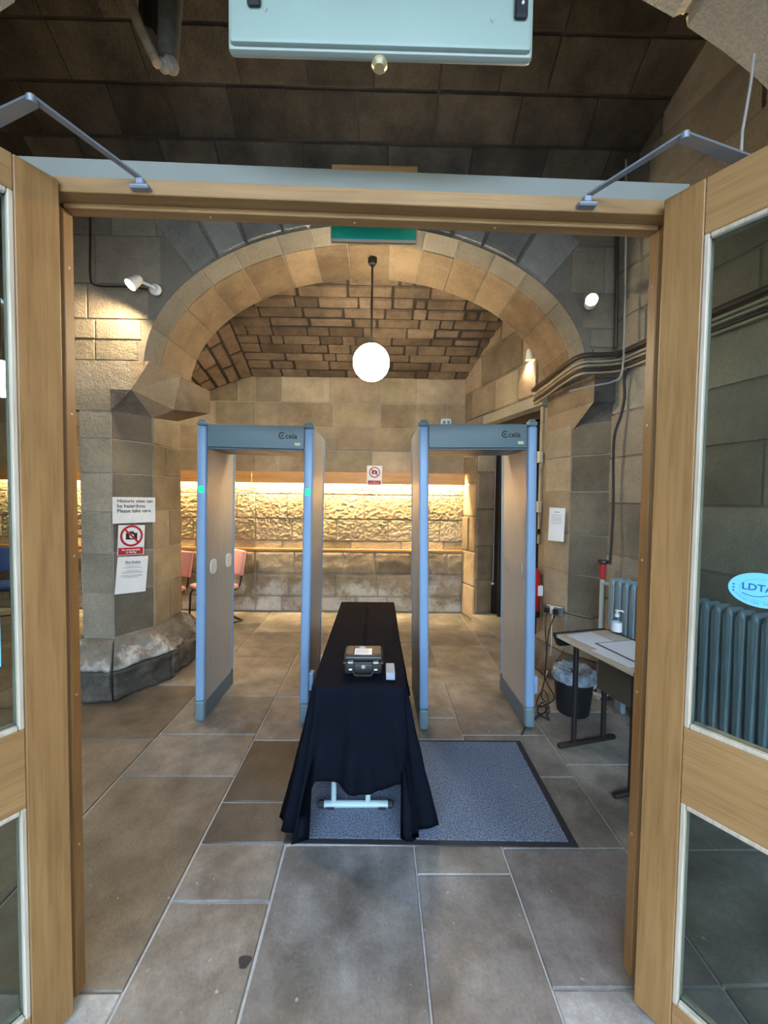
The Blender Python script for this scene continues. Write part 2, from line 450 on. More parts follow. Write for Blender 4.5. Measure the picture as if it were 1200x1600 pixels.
# ================================================================== SETTING
# ---- floor
floor = structure('floor', [(-6.6, -1.2, -.006), (3.4, -1.2, -.006), (3.4, 7, -.006), (-6.6, 7, -.006),
                            (-6.6, -1.2, -.2), (3.4, -1.2, -.2), (3.4, 7, -.2), (-6.6, 7, -.2)],
                  [(0, 1, 2, 3), (4, 7, 6, 5), (0, 4, 5, 1), (1, 5, 6, 2), (2, 6, 7, 3), (3, 7, 4, 0)], M['mortar_floor'])
for nm_, x_ in (('wall_added_porch_left', -3.2), ('wall_added_porch_right', 3.2)): wallbox(nm_, [(x_, 1.0), (x_ + (.4 if x_ > 0 else -.4), 1.0), (x_ + (.4 if x_ > 0 else -.4), -3.0), (x_, -3.0)], -.1, 5.2, M['pier'])  # unseen side walls, added so the door glass mirrors dark stone
added_courtyard = wallbox('wall_added_courtyard', [(-16, -11), (16, -11), (16, -11.5), (-16, -11.5)], -.1, 5.0, M['pier'])  # unseen wall, added to darken glass reflections and block the low sky
ground = structure('floor_outside', [(-16, -11, -.03), (16, -11, -.03), (16, -1.2, -.03), (-16, -1.2, -.03)], [(0, 1, 2, 3)], M['ground'])
FS = lambda u, v, w: V((u, v, w))
xs = [-6.4, -5.2, -4.1, -3.1, -2.3, -1.49, -.825, -.42, .19, .605, 1.19, 1.85, 2.6, 3.3]
brk = {4: [-.6, .5, 1.5, 2.6, 3.35, 4.1, 5.0, 5.9], 5: [-.8, .25, 1.245, 2.247, 2.649, 3.17, 3.95, 4.7, 5.9],
       6: [-.8, .1, .75, 1.532, 1.802, 2.055, 2.587, 3.16, 4.05, 4.9, 5.9], 7: [-.8, .35, 1.79, 2.59, 3.3, 4.2, 4.95, 5.9],
       8: [-.8, .5, 1.646, 1.79, 2.6, 2.864, 3.328, 3.75, 4.36, 5.1, 5.9], 9: [-.8, .3, 1.245, 1.77, 2.242, 2.65, 3.4, 4.3, 5.0, 5.9],
       10: [-.8, .4, 1.25, 1.76, 2.35, 2.95, 3.7, 4.6, 5.9]}
special = {(6, 3): (.62, .62, .66), (6, 4): (.32, .30, .30), (6, 5): (.26, .25, .25), (5, 1): (1.9, 2.0, 2.1), (9, 1): (1.75, 1.8, 1.9),  # the two near-white slabs have the corner daylight patches put into their colour
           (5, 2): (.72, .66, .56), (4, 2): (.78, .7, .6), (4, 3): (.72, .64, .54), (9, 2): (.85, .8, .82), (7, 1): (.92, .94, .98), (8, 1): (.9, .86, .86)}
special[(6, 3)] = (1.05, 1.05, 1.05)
for i in range(len(xs) - 1):
    bs = brk.get(i)
    if bs is None:
        bs = [-.8]
        while bs[-1] < 5.5: bs.append(bs[-1] + random.uniform(.6, 1.1))
    for k, (a, b) in enumerate(zip(bs, bs[1:])):
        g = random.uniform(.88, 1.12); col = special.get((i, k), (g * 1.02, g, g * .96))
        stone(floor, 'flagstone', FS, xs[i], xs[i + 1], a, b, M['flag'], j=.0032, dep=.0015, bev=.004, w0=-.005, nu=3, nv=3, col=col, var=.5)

c_ = atz(382, 1503, .0035)
MB().prism([(c_.x + .021 * math.cos(a) * (1 + .25 * math.sin(3 * a)), c_.y + .024 * math.sin(a) * (1 + .2 * math.cos(2 * a)), .0028) for a in [2 * PI * k / 18 for k in range(18)]], (0, 0, .0012)).done('dark_stain', M['rubber'], floor, True, smooth=False)
# ---- back wall and its left return
BY = 5.56
wall_back = wallbox('wall_back', [(1.22, BY), (1.6, BY + .3), (-1.75, BY + .3), (-1.74, BY)], -.1, 4.6, M['mortar_pale'])
wall_back_left = wallbox('wall_back_left', [(-1.74, BY), (-1.75, BY + .3), (-6.6, BY + .42), (-6.6, BY + .12)], -.1, 4.6, M['mortar_pale'])
S1 = planeS((-1.74, BY), (1.22, BY), (0, -1))
S2 = planeS((-6.6, BY + .12), (-1.74, BY), (-.12, -4.86))
L1, L2 = 2.96, math.hypot(4.86, .12)
upper = [1.86, 2.30, 2.63, 2.97, 3.34, 3.75, 4.15]
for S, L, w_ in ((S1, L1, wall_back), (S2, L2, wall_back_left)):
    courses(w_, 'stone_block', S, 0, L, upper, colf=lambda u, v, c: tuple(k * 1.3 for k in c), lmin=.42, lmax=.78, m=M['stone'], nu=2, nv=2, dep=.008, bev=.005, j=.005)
    courses(w_, 'stone_block', S, 0, L, [1.02, 1.33, 1.68, 1.86], .5, .95, M['rock'], nu=52, nv=30, rough=.015, dep=.010, bev=.006, fq=2.6, j=.003)
    courses(w_, 'stone_block', S, 0, L, [.86, 1.02], .4, .9, M['rock'], nu=16, nv=4, rough=.006, dep=.01, bev=.006, fq=2)
    courses(w_, 'stone_block', S, 0, L, [0, .22, .54, .86], .38, .72, M['salt'], nu=10, nv=8, rough=.022, dep=.012, bev=.010, fq=.9, j=.004)

# ---- right wall: back-room stretch with the doorway, front stretch beside the doors
A = V((1.22, BY)); B = V((1.62, 4.05)); LB = (B - A).length; eb = (B - A).normalized()
nb = (-abs(eb.y), -eb.x * (1 if eb.y < 0 else -1)); nb = (eb.y, -eb.x) if eb.y < 0 else (-eb.y, eb.x)
def rb(s, o=0.0, z=0.0): p = A + eb * s + V(nb).normalized() * o; return V((p.x, p.y, z))
D0, D1, DZ = .37, 1.74, 2.56        # doorway on this wall
def rwseg(s0, s1, z0, z1): return MB().prism([rb(s0, 0, z0), rb(s1, 0, z0), rb(s1, -.5, z0), rb(s0, -.5, z0)], (0, 0, z1 - z0))
wall_right_back = MB()
for a_, b_, z0, z1 in ((0, D0, -.1, 4.6), (D0, D1 + .03, DZ, 4.6)):
    wall_right_back.prism([rb(a_, 0, z0), rb(b_, 0, z0), rb(b_, -.5, z0), rb(a_, -.5, z0)], (0, 0, z1 - z0))
wall_right_back = wall_right_back.done('wall_right_back', M['mortar'], smooth=False); wall_right_back['kind'] = 'structure'
SRB = lambda u, v, w: rb(u, w, v)
courses(wall_right_back, 'stone_block', SRB, 0, D0, [0, .45, .92, 1.4, 1.85, 2.2, 2.56], .37, .38, M['stone'], nu=2, nv=2)
courses(wall_right_back, 'stone_block', SRB, 0, D1 + .02, [2.72, 3.1, 3.5, 3.95, 4.4], .3, .6, M['stone'], nu=2, nv=2)
courses(wall_right_back, 'lintel_stone', SRB, 0, D1 + .02, [2.56, 2.72], .8, 1.0, M['rib'], dep=.05, bev=.02)
SJ = lambda u, v, w: rb(D0 + w, -u, v)
courses(wall_right_back, 'stone_block', SJ, 0, .42, [.1, .55, 1.0, 1.5, 2.0, 2.56], .42, .43, M['stone'])
sill = MB().box((0, 0, 0), (D1 - D0, .5, .1), .01, mtx=frame_mtx(rb(D0, .04, -.01), (eb.x, eb.y, 0), (-V(nb)[0], -V(nb)[1], 0))).done('doorway_step', M['rib'], wall_right_back, True, smooth=False)
back_room = wallbox('wall_behind_curtain', [tuple(rb(D0 - .5, -1.2)[:2]), tuple(rb(D1 + 1.2, -1.2)[:2]), tuple(rb(D1 + 1.2, -1.4)[:2]), tuple(rb(D0 - .5, -1.4)[:2])], -.1, 3, M['mortar_dark'])

P2 = V((1.956, 3.25)); lr = V((.2335, -.9724)); nr = V((-.9724, -.2335))
def wr(s, o=0.0, z=0.0): p = P2 + lr * s + nr * o; return V((p.x, p.y, z))
wall_right = wallbox('wall_right', [tuple(wr(-.3)[:2]), tuple(wr(4.4)[:2]), tuple(wr(4.4, -.3)[:2]), tuple(wr(-.3, -.3)[:2])], -.1, 5.6, M['mortar'])
SW = lambda u, v, w: wr(u, w, v)
courses(wall_right, 'stone_block', SW, -.05, 3.2, [0, .42, .82, 1.2, 1.62, 2.0, 2.36, 2.74, 3.12, 3.5, 3.9, 4.3, 4.75], .38, .8, M['pier'], nu=5, nv=5, rough=.007, dep=.010, bev=.006)
structure('wall_left', [(-6.6, -1.2, -.1), (-6.6, 6.2, -.1), (-6.6, 6.2, 5.6), (-6.6, -1.2, 5.6)], [(0, 1, 2, 3)], M['stone'])

# ---- middle wall with its arches
CX, HA, RB_, ZS = -.105, 1.772, 1.115, 2.69
Y0, Y1, ZT = 3.25, 3.95, 5.0
CX2 = -4.62
def arch_z(x):
    for c in (CX, CX2):
        q = abs(x - c) / HA
        if q < 1: return ZS + RB_ * math.sqrt(1 - q * q)
    return ZS
def arch_f(x):
    q = abs(x - CX) / (HA + .045)
    return max(arch_z(x), ZS + (RB_ + .045) * math.sqrt(1 - q * q)) if q < 1 else arch_z(x)
n = 200; X0, X1 = -6.55, 2.05
xsamp = sorted({round(X0 + (X1 - X0) * i / n, 4) for i in range(n + 1)} | {CX - HA, CX + HA, CX2 + HA, CX2 - HA, CX - HA * .999, CX + HA * .999, CX2 + HA * .999, CX - HA*.985, CX + HA*.985, CX - HA - .0449, CX + HA + .0449, CX - HA - .043, CX + HA + .043, CX - HA - .035, CX + HA + .035, CX - HA - .02, CX + HA + .02})
pts, fs = [], []
for x in xsamp:
    z = arch_z(x)
    pts += [(x, Y0, arch_f(x)), (x, Y0, ZT), (x, Y1, ZT), (x, Y1, z), (x, Y0 + .16, z)]
for i in range(len(xsamp) - 1):
    k = 5 * i
    fs += [(k, k + 5, k + 6, k + 1), (k + 1, k + 6, k + 7, k + 2), (k + 2, k + 7, k + 8, k + 3), (k + 3, k + 8, k + 9, k + 4), (k + 4, k + 9, k + 5, k)]
wall_mid = structure('wall_middle', pts, fs, M['mortar'])
# arc-length parametrised arch
def arcpts(cx, N=400):
    P = [(cx - HA * math.cos(PI * i / N), ZS + RB_ * math.sin(PI * i / N), PI * i / N) for i in range(N + 1)]
    s = [0.0]
    for a, b in zip(P, P[1:]): s.append(s[-1] + math.hypot(b[0] - a[0], b[1] - a[1]))
    return P, s
AP, AS_ = arcpts(CX)
def on_arch(u):
    u = max(-.2, min(AS_[-1] + .2, u)); uu = max(0, min(AS_[-1], u)); lo, hi = 0, len(AS_) - 1
    while hi - lo > 1:
        mid = (lo + hi) // 2
        if AS_[mid] <= uu: lo = mid
        else: hi = mid
    f = (uu - AS_[lo]) / max(1e-9, AS_[hi] - AS_[lo]); t = AP[lo][2] + f * (AP[hi][2] - AP[lo][2])
    x, z = CX - HA * math.cos(t), ZS + RB_ * math.sin(t)
    nx, nz = -math.cos(t) / HA, math.sin(t) / RB_; l = math.hypot(nx, nz)
    return x, z, nx / l, nz / l
AL = AS_[-1]
def S_soffit(u, v, w): x, z, nx, nz = on_arch(u); return V((x - nx * w, v, z - nz * w))
def S_cham(u, v, w):   # v 0..1 from the front edge (set back outward) to the soffit
    x, z, nx, nz = on_arch(u); o = .04 * (1 - v); y = Y0 - .012 + .17 * v
    return V((x + nx * (o - w * .7), y - w * .7, z + nz * (o - w * .7)))
def S_front(u, v, w): x, z, nx, nz = on_arch(u); return V((x + nx * v, Y0 - w, z + nz * v))
NV = 15
us = [AL * i / NV + (random.uniform(-.03, .03) if 0 < i < NV else 0) for i in range(NV + 1)]
for a, b in zip(us, us[1:]):
    g = random.uniform(.85, 1.15)
    stone(wall_mid, 'soffit_stone', S_soffit, a, b, Y0 + .16, Y1 - .005, M['stone'], j=.003, dep=.006, bev=.005, nu=6, nv=3, col=(g * .78, g * .72, g * .64), w0=.0)
    g = random.uniform(.9, 1.1)
    stone(wall_mid, 'chamfer_stone', S_cham, a, b, 0, 1, M['rib'], j=.003, dep=.006, bev=.01, nu=6, nv=1, col=(g * .72, g * .72, g * .72), w0=0)
us = [AL * i / 17 + (random.uniform(-.04, .04) if 0 < i < 17 else 0) for i in range(18)]
for a, b in zip(us, us[1:]):
    if not .15 < (a + b) / 2 / AL < .85: continue
    stone(wall_mid, 'voussoir', S_front, a, b, .045, random.uniform(.48, .6), M['tooled'], j=.004, dep=.03, bev=.012, nu=4, nv=3, rough=.004, col=random.uniform(.8, 1.2))
SF = lambda u, v, w: V((u, Y0 - w, v))
def clipL(a, b):
    f_ = .085 if a < 3.2 else .16; q = (a - ZS) / (RB_ + f_)
    return None if q >= 1 else (-2.62, CX - (HA + f_) * math.sqrt(max(0, 1 - max(0, q) ** 2)))
def clipR(a, b):
    f_ = .085 if a < 3.2 else .16; q = (a - ZS) / (RB_ + f_)
    return None if q >= 1 else (CX + (HA + f_) * math.sqrt(max(0, 1 - max(0, q) ** 2)), 2.0)
lv = [2.73, 2.90, 3.06, 3.34, 3.72, 4.1, 4.5]
spandrel_col = lambda u, v, c: c if v < 3.4 else tuple(k * .98 for k in c)
courses(wall_mid, 'stone_block', SF, 0, 0, lv, .3, .6, M['pier'], clip=clipL, nu=5, nv=4, rough=.005, dep=.007, bev=.005, j=.004, colf=spandrel_col)
courses(wall_mid, 'stone_block', SF, 0, 0, lv, .3, .6, M['pier'], clip=clipR, nu=5, nv=4, rough=.005, dep=.007, bev=.005, j=.004, colf=spandrel_col)

# ---- piers (octagonal in plan with a broach to the square springer)
def ring(poly, off):
    n = len(poly); out = []
    for i in range(n):
        p, a, b = V(poly[i]), V(poly[i - 1]), V(poly[(i + 1) % n])
        e1, e2 = (p - a).normalized(), (b - p).normalized()
        n1, n2 = V((e1.y, -e1.x)), V((e2.y, -e2.x)); m_ = (n1 + n2).normalized()
        out.append(p + m_ * (off / max(.3, m_.dot(n1))))
    return out
def pier(name, poly, faces, vs_, profile, zt, mats, plinth_h=.5, chi=2):
    pr = MB()
    lo, hi = ring(poly, 0), ring(poly, 0)
    pr.prism([(p.x, p.y, -.05) for p in lo], (0, 0, zt + .05))
    root = pr.done(name, M['mortar_pale'], wall_mid, True, smooth=False)
    for i in faces:
        def S(u, v, w, i=i):
            r = ring(poly, profile(v) + w); a, b = r[i], r[(i + 1) % len(poly)]
            L = (V(poly[(i + 1) % len(poly)]) - V(poly[i])).length
            p = a + (b - a) * (u / L); return V((p.x, p.y, v))
        L = (V(poly[(i + 1) % len(poly)]) - V(poly[i])).length
        for k, (a, b) in enumerate(zip(vs_, vs_[1:])):
            pl = b <= plinth_h + .06
            cuts = [0, L] if (L < .4 or k % 2) else [0, L * random.uniform(.4, .6), L]
            for u0, u1 in zip(cuts, cuts[1:]):
                g = random.uniform(.85, 1.12)
                stone(root, 'stone_block', S, u0, u1, a, b, (M['plinth'] if b < .3 else M['plinthcap']) if pl else mats.get(i, M['pier']), j=.003, dep=.012 if pl else .006, bev=.006 if pl else .004, nu=14 if pl else 6, nv=10 if pl else 5, fq=.75 if pl else 1,
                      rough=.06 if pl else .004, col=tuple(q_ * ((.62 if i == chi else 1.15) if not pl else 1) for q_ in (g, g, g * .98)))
    return root
def prof(o, h):
    def f(v):
        if v <= .26 * h / .5: return o
        if v >= h: return 0
        t = (v - .26 * h / .5) / (h - .26 * h / .5); return o * (1 - t) ** .55 * (1 - .15 * t)
    return f
pL = [(-2.49, 3.56), (-2.44, 3.25), (-2.19, 3.25), (-2.02, 3.53), (-2.02, 4.02), (-2.2, 4.2), (-2.4, 4.2), (-2.49, 4.02)]
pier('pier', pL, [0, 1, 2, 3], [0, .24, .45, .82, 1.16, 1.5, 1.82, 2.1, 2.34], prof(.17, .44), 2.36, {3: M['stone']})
pR = [(1.663, 3.85), (1.735, 3.5), (1.965, 3.25), (2.3, 3.3), (2.3, 3.85)]
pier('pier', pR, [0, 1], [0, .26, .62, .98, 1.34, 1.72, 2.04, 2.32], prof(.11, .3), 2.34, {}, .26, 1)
def ston_poly(name, pts, faces, m, parent=wall_mid, col=1.0):
    o = MB().poly(pts, faces).done(name, m, parent, True, smooth=False); o.color = (col, col, col, 1); return o
# left: square impost above a broach, running out as a corbel under the arch
zb, za, zt, cy = 2.33, 2.50, 2.73, 3.241
ston_poly('broach_stone', [(-2.19, cy, zb), (-2.02, 3.53, zb), (-2.02, cy, za), (-2.02, 3.6, za), (-2.19, cy, za), (-2.02, 3.6, zb)], [(0, 1, 2), (0, 2, 4), (1, 5, 3, 2)], M['plinth'], col=1.1)
ston_poly('impost_stone', [(-2.5, cy, zb), (-2.19, cy, zb), (-2.19, cy, za), (-2.5, cy, za), (-2.5, 4, za), (-2.5, 4, zb)], [(0, 1, 2, 3), (0, 3, 4, 5)], M['pier'])
MB().prism([(-2.62, cy, za), (-2.02, cy, za), (-2.02, cy, zt), (-2.62, cy, zt)], (0, .75, 0)).done('impost_stone', M['pier'], wall_mid, True, smooth=False)
fb_, ft_, mt_, mb_, rt_, rb2, pb_, pm_ = (-2.02, cy, za), (-1.87, cy, zt), (-1.80, 3.6, zt - .01), (-1.865, 3.6, 2.42), (-1.70, 3.98, zt - .04), (-1.70, 3.98, 2.47), (-2.02, 3.98, 2.385), (-2.02, 3.54, 2.335)
MB().poly([fb_, ft_, mt_, mb_, pm_, (-2.02, cy, zt), (-2.02, 3.6, zt), (-2.02, 3.6, 2.34)], [(0, 1, 2, 3), (0, 3, 4), (0, 5, 1), (5, 6, 2, 1), (3, 2, 6, 7), (3, 7, 4)]).done('corbel_stone', M['stone'], wall_mid, True, smooth=False)
MB().poly([mt_, rt_, rb2, mb_, pb_, (-2.02, 3.6, 2.34), (-2.02, 3.6, zt), (-2.02, 3.98, zt - .03)], [(0, 1, 2, 3), (3, 2, 4, 5), (1, 7, 4, 2), (0, 6, 7, 1), (0, 3, 5, 6)]).done('corbel_stone', M['stone'], wall_mid, True, smooth=False)
# right
zb, za = 2.27, 2.46
ston_poly('broach_stone', [(1.735, 3.5, zb), (1.965, 3.242, zb), (1.965, cy - .006, za), (1.775, cy - .006, za), (1.775, cy - .006, 2.665), (1.985, cy - .006, 2.665), (1.965, 3.3, zb)], [(0, 1, 2, 3), (3, 2, 5, 4)], M['plinth'], col=1.0)
MB().prism([(1.775, cy, za), (1.66, 3.86, za), (2.1, 3.86, za), (2.1, cy, za)], (0, 0, 2.76 - za)).done('impost_stone', M['stone'], wall_mid, True, smooth=False)
MB().poly([(1.733, 3.5, zb), (1.773, cy, za), (1.728, 3.5, za), (1.66, 3.86, za), (1.66, 3.86, zb)], [(0, 1, 2), (0, 2, 3, 4)]).done('impost_stone', M['stone'], wall_mid, True, smooth=False)

# ---- vaults
def zback(y): t = BY - y; return 3.32 + .52 * t - .07 * t * t
def strip_surface(name, S, us_, vs_, m):
    pts = [S(u, v, 0) for v in vs_ for u in us_]; a = len(us_)
    fs = [(j_ * a + i, j_ * a + i + 1, (j_ + 1) * a + i + 1, (j_ + 1) * a + i) for j_ in range(len(vs_) - 1) for i in range(a - 1)]
    return structure(name, pts, fs, m)
def SVB(u, v, w):   # main back cell: u across, v towards the camera
    y = BY - v; dz = .52 - .14 * v; l = math.hypot(1, dz)
    return V((u, y - w * dz / l * 1.0, zback(y) - w / l))
lin = lambda a, b, n: [a + (b - a) * i / n for i in range(n + 1)]
ceiling_back = strip_surface('ceiling_back', SVB, lin(-1.78, 2.6, 2), lin(-.1, 1.75, 12), M['mortar_dark'])
vv = [0.0]
while vv[-1] < 1.62: vv.append(vv[-1] + random.uniform(.11, .16))
for a, b in zip(vv, vv[1:]):
    u = -1.78
    while u < 1.75:
        l = random.choice((.16, .26, .34, .42, .5)) * random.uniform(.9, 1.1); e = min(u + l, 1.8)
        g = random.uniform(.75, 1.2)
        stone(ceiling_back, 'vault_stone', SVB, u, e, a, b, M['vault'], j=random.choice((.006, .008, .016)), dep=.022, bev=.012, nu=3, nv=2, rough=.006, col=(g, g * .98, g * .95))
        u = e
def SVL(u, v, w):   # left cell falling away from the groin
    y = BY - v; z0 = zback(y); f = min(1, u / .95); z = z0 + (2.98 + .05 * v - z0) * (f ** 1.15)
    return V((-1.78 - u + w * .5, y - w * .2, z - w * .8))
ceiling_left = strip_surface('ceiling_back_left', SVL, lin(0, .95, 6), lin(-.1, 1.7, 8), M['mortar_dark'])
uu = [0, .17, .33, .5, .66, .8, .95]
for a, b in zip(uu, uu[1:]):
    v = 0
    while v < 1.6:
        e = v + random.uniform(.2, .42); g = random.uniform(.9, 1.3)
        stone(ceiling_left, 'vault_stone', SVL, a, b, v, min(e, 1.66), M['vault'], j=.012, dep=.02, bev=.012, nu=2, nv=2, rough=.005, col=(g * 1.2, g * 1.2, g * 1.2)); v = e
structure('ceiling_left_bay', [(-2.7, 3.9, 3.0), (-2.7, 6, 3.0), (-4.2, 6, 3.75), (-4.2, 3.9, 3.75), (-6.6, 6, 3.1), (-6.6, 3.9, 3.1)], [(0, 1, 2, 3), (3, 2, 4, 5)], M['vault'])

def zfront(y):
    t = 3.27 - y
    return 4.18 + .82 * t - .165 * t * t if t < 2.4 else 4.18 + .82 * 2.4 - .165 * 5.76
def SVF(u, v, w):
    y = 3.27 - v; dz = .82 - .33 * v if v < 2.4 else 0; l = math.hypot(1, dz)
    return V((u, y - w * dz / l, zfront(y) - w / l))
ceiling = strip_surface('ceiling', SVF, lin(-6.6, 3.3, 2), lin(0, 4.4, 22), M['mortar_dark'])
vv = [0, .2, .43, .66, .9, 1.15, 1.4, 1.7, 2.0, 2.3]
for a, b in zip(vv, vv[1:]):
    u = -2.7 - random.uniform(0, .3)
    while u < 2.75:
        e = u + random.uniform(.34, .66); g = random.uniform(.7, 1.25)
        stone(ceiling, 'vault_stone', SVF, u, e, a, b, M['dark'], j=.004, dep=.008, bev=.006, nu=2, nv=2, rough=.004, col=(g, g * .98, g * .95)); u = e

# ---- entrance wall (near), an arch that the oak doors stand in
EX, EA, EB, EZ, EY0, EY1 = -.107, 2.3, 1.867, 2.045, 1.0, 1.6
pts, fs = [], []
ex = [-6.55, EX - EA - .01] + [EX - EA * math.cos(PI * i / 60) for i in range(61)] + [EX + EA + .01, 2.62]
ez = [-.1, -.1] + [EZ + EB * math.sin(PI * i / 60) for i in range(61)] + [-.1, -.1]
for x, z in zip(ex, ez): pts += [(x, EY0, z), (x, EY0, 5.5), (x, EY1, 5.5), (x, EY1, z)]
for i in range(len(ex) - 1):
    k = 4 * i; fs += [(k, k + 4, k + 5, k + 1), (k + 2, k + 6, k + 7, k + 3), (k + 3, k + 7, k + 4, k)]
wall_front = structure('wall_front', pts, fs, M['mortar'])
def S_rib(u, v, w):
    t = u; return V((EX - EA * math.cos(t) + w * math.cos(t), v, EZ + EB * math.sin(t) - w * math.sin(t)))
tt = lin(0, PI, 13)
for a, b in zip(tt, tt[1:]):
    stone(wall_front, 'arch_stone', S_rib, a, b, EY0 + .0, EY1 + .02, M['rib'], j=.003, dep=.03, bev=.012, nu=5, nv=4, rough=.008, col=random.uniform(.85, 1.1))
structure('roof_added_porch', [(-3.6, -3.0, 4.4), (3.6, -3.0, 4.4), (3.6, 1.02, 4.6), (-3.6, 1.02, 4.6)], [(0, 1, 2, 3)], M['mortar'])  # unseen roof, extended over the added side walls to narrow the daylight

# ================================================================== OAK DOORS
def oak_leaf(name, hinge, d, label, hand):
    rz = math.atan2(d[1], d[0])
    t = thing(name, label, None, (hinge[0], hinge[1], 0), rz); t['kind'] = 'structure'
    W, T, Hh = .90, .044, 2.56
    y0, y1 = -T / 2, T / 2
    gt = 2.39 if hand > 0 else 2.45
    def bx(nm, lo, hi, m, bev=.003): return MB().box(lo, hi, bev).done(nm, m, t, smooth=False)
    bx('stile', (0, y0, .012), (.102, y1, Hh), M['oak_v']); bx('stile', (W - .102, y0, .012), (W, y1, Hh), M['oak_v'])
    bx('rail', (.1021, y0 + .0005, gt + .012), (W - .1021, y1 - .0005, Hh - .0005), M['oak_h'])
    bx('rail', (.1021, y0 + .0005, .752), (W - .1021, y1 - .0005, .982), M['oak_h'])
    bx('rail', (.1021, y0 + .0005, .0125), (W - .1021, y1 - .0005, .128), M['oak_h'])
    for a, b in ((.128, .752), (.982, gt + .012)):
        MB().box((.105, -.003, a + .003), (W - .105, .003, b - .003)).done('pane', M['glass'], t, smooth=False)
        for sgn in (-1, 1):
            ya, yb = sorted((sgn * .0032, sgn * .0215))
            for lo, hi in (((.1023, ya, a), (.116, yb, b)), ((W - .116, ya, a), (W - .1023, yb, b)), ((.1165, ya, a + .0002), (W - .1165, yb, a + .014)), ((.1165, ya, b - .014), (W - .1165, yb, b - .0002))):
                MB().box(lo, hi, .003).done('glazing_bead', M['bead'], t, smooth=False)
    return t
dR, dL = V((.552, -.834)), V((-.51, -.86))
door_1 = oak_leaf('door_1', (-.957, 1.195), dL, 'glazed oak door leaf swung open at the blue chair side', -1)
door_2 = oak_leaf('door_2', (.872, 1.215), dR, 'glazed oak door leaf swung open in front of the radiator', 1)
# door frame
fr = thing('trim_1', None, None, (-.984, 1.205, 0), .02); fr['kind'] = 'structure'
def fb(nm, lo, hi, m, bev=.002): return MB().box(lo, hi, bev).done(nm, m, fr, smooth=False)
Wd = 1.891
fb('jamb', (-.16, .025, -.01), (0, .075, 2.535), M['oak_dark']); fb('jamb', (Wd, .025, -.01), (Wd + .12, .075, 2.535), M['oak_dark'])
fb('door_stop', (.0005, .03, -.01), (.016, .07, 2.519), M['oak_v']); fb('door_stop', (Wd - .016, .03, -.01), (Wd - .0005, .07, 2.519), M['oak_v'])
fb('head', (-.16, -.012, 2.5355), (Wd + .12, .075, 2.580), M['oak_h']); fb('door_stop', (.0165, .03, 2.519), (Wd - .0165, .07, 2.535), M['oak_h'])
fb('header_channel', (-.16, .0755, 2.575), (Wd + .12, .135, 2.705), M['greybar'], .004)
for z in (2.35, 1.9, 1.45, 1.0, .5):
    for x, s in ((.0162, 1), (Wd - .0162, -1)):
        MB().lathe([(0, .002), (.003, .0015), (.0045, 0)], (x, .05, z), 8, Matrix.Rotation(s * PI / 2, 3, 'Y')).done('screw', M['brass'], fr)
for x in (.45, .9, 1.35):
    MB().lathe([(.0045, 0), (.003, -.0015), (0, -.002)], (x, .05, 2.519), 8).done('screw', M['brass'], fr)

# hinged closer arms
def closer(nm, br, elbow, end, label):
    t = thing('door_closer', label, 'door closer', br, group='door closers')
    def bar(name, a, b, w0, w1):
        a, b = V(a), V(b); e = (b - a).normalized(); s = V((-e.y, e.x, 0)).normalized()
        P = [a - s * w0, a + s * w0, b + s * w1, b - s * w1]
        MB().prism(P, (0, 0, .006)).done(name, M['steel'], t, True, smooth=False)
    bar('forearm', V(br) + V((0, .0, .01)), elbow, .008, .010); bar('main_arm', V(elbow) + V((0, 0, -.008)), V(end) + V((0, 0, -.008)), .014, .018)
    MB().lathe([(0, .008), (.009, .008), (.012, .004), (.012, -.012), (0, -.012)], elbow, 12).done('pivot', M['steel'], t, True)
    b = V(br); MB().box(b + V((-.03, -.012, -.02)), b + V((.03, .02, -.008)), .004).box(b + V((-.012, -.008, -.008)), b + V((.012, .012, .012)), .003).done('shoe', M['steel'], t, True, smooth=False)
    return t
elL, elR = atz(50, 155, 2.6), atz(1070, 212, 2.6)
closer('l', (-.708, 1.19, 2.562), elL, V((-.957, 1.195, 2.61)) + V((*(dL * .16), 0)) + V((-.05, .03, 0)), 'grey hinged closer arm on the door head by the left leaf')
closer('r', (.625, 1.215, 2.562), elR, V((.872, 1.215, 2.61)) + V((*(dR * .17), 0)) + V((.06, .045, 0)), 'grey hinged closer arm by the right leaf, under the thin hanging cable')
for hg, d, sg, lb in (((-.957, 1.195), dL, -1, 'left'), ((.872, 1.215), dR, 1, 'right')):
    rz = math.atan2(d[1], d[0])
    o = MB().box((.06, .0235 * 1, 2.49), (.34, .075, 2.555), .006).done('closer_body', M['steel']) if sg > 0 else MB().box((.06, -.075, 2.49), (.34, -.0235, 2.555), .006).done('closer_body', M['steel'])
    o.parent = door_2 if sg > 0 else door_1

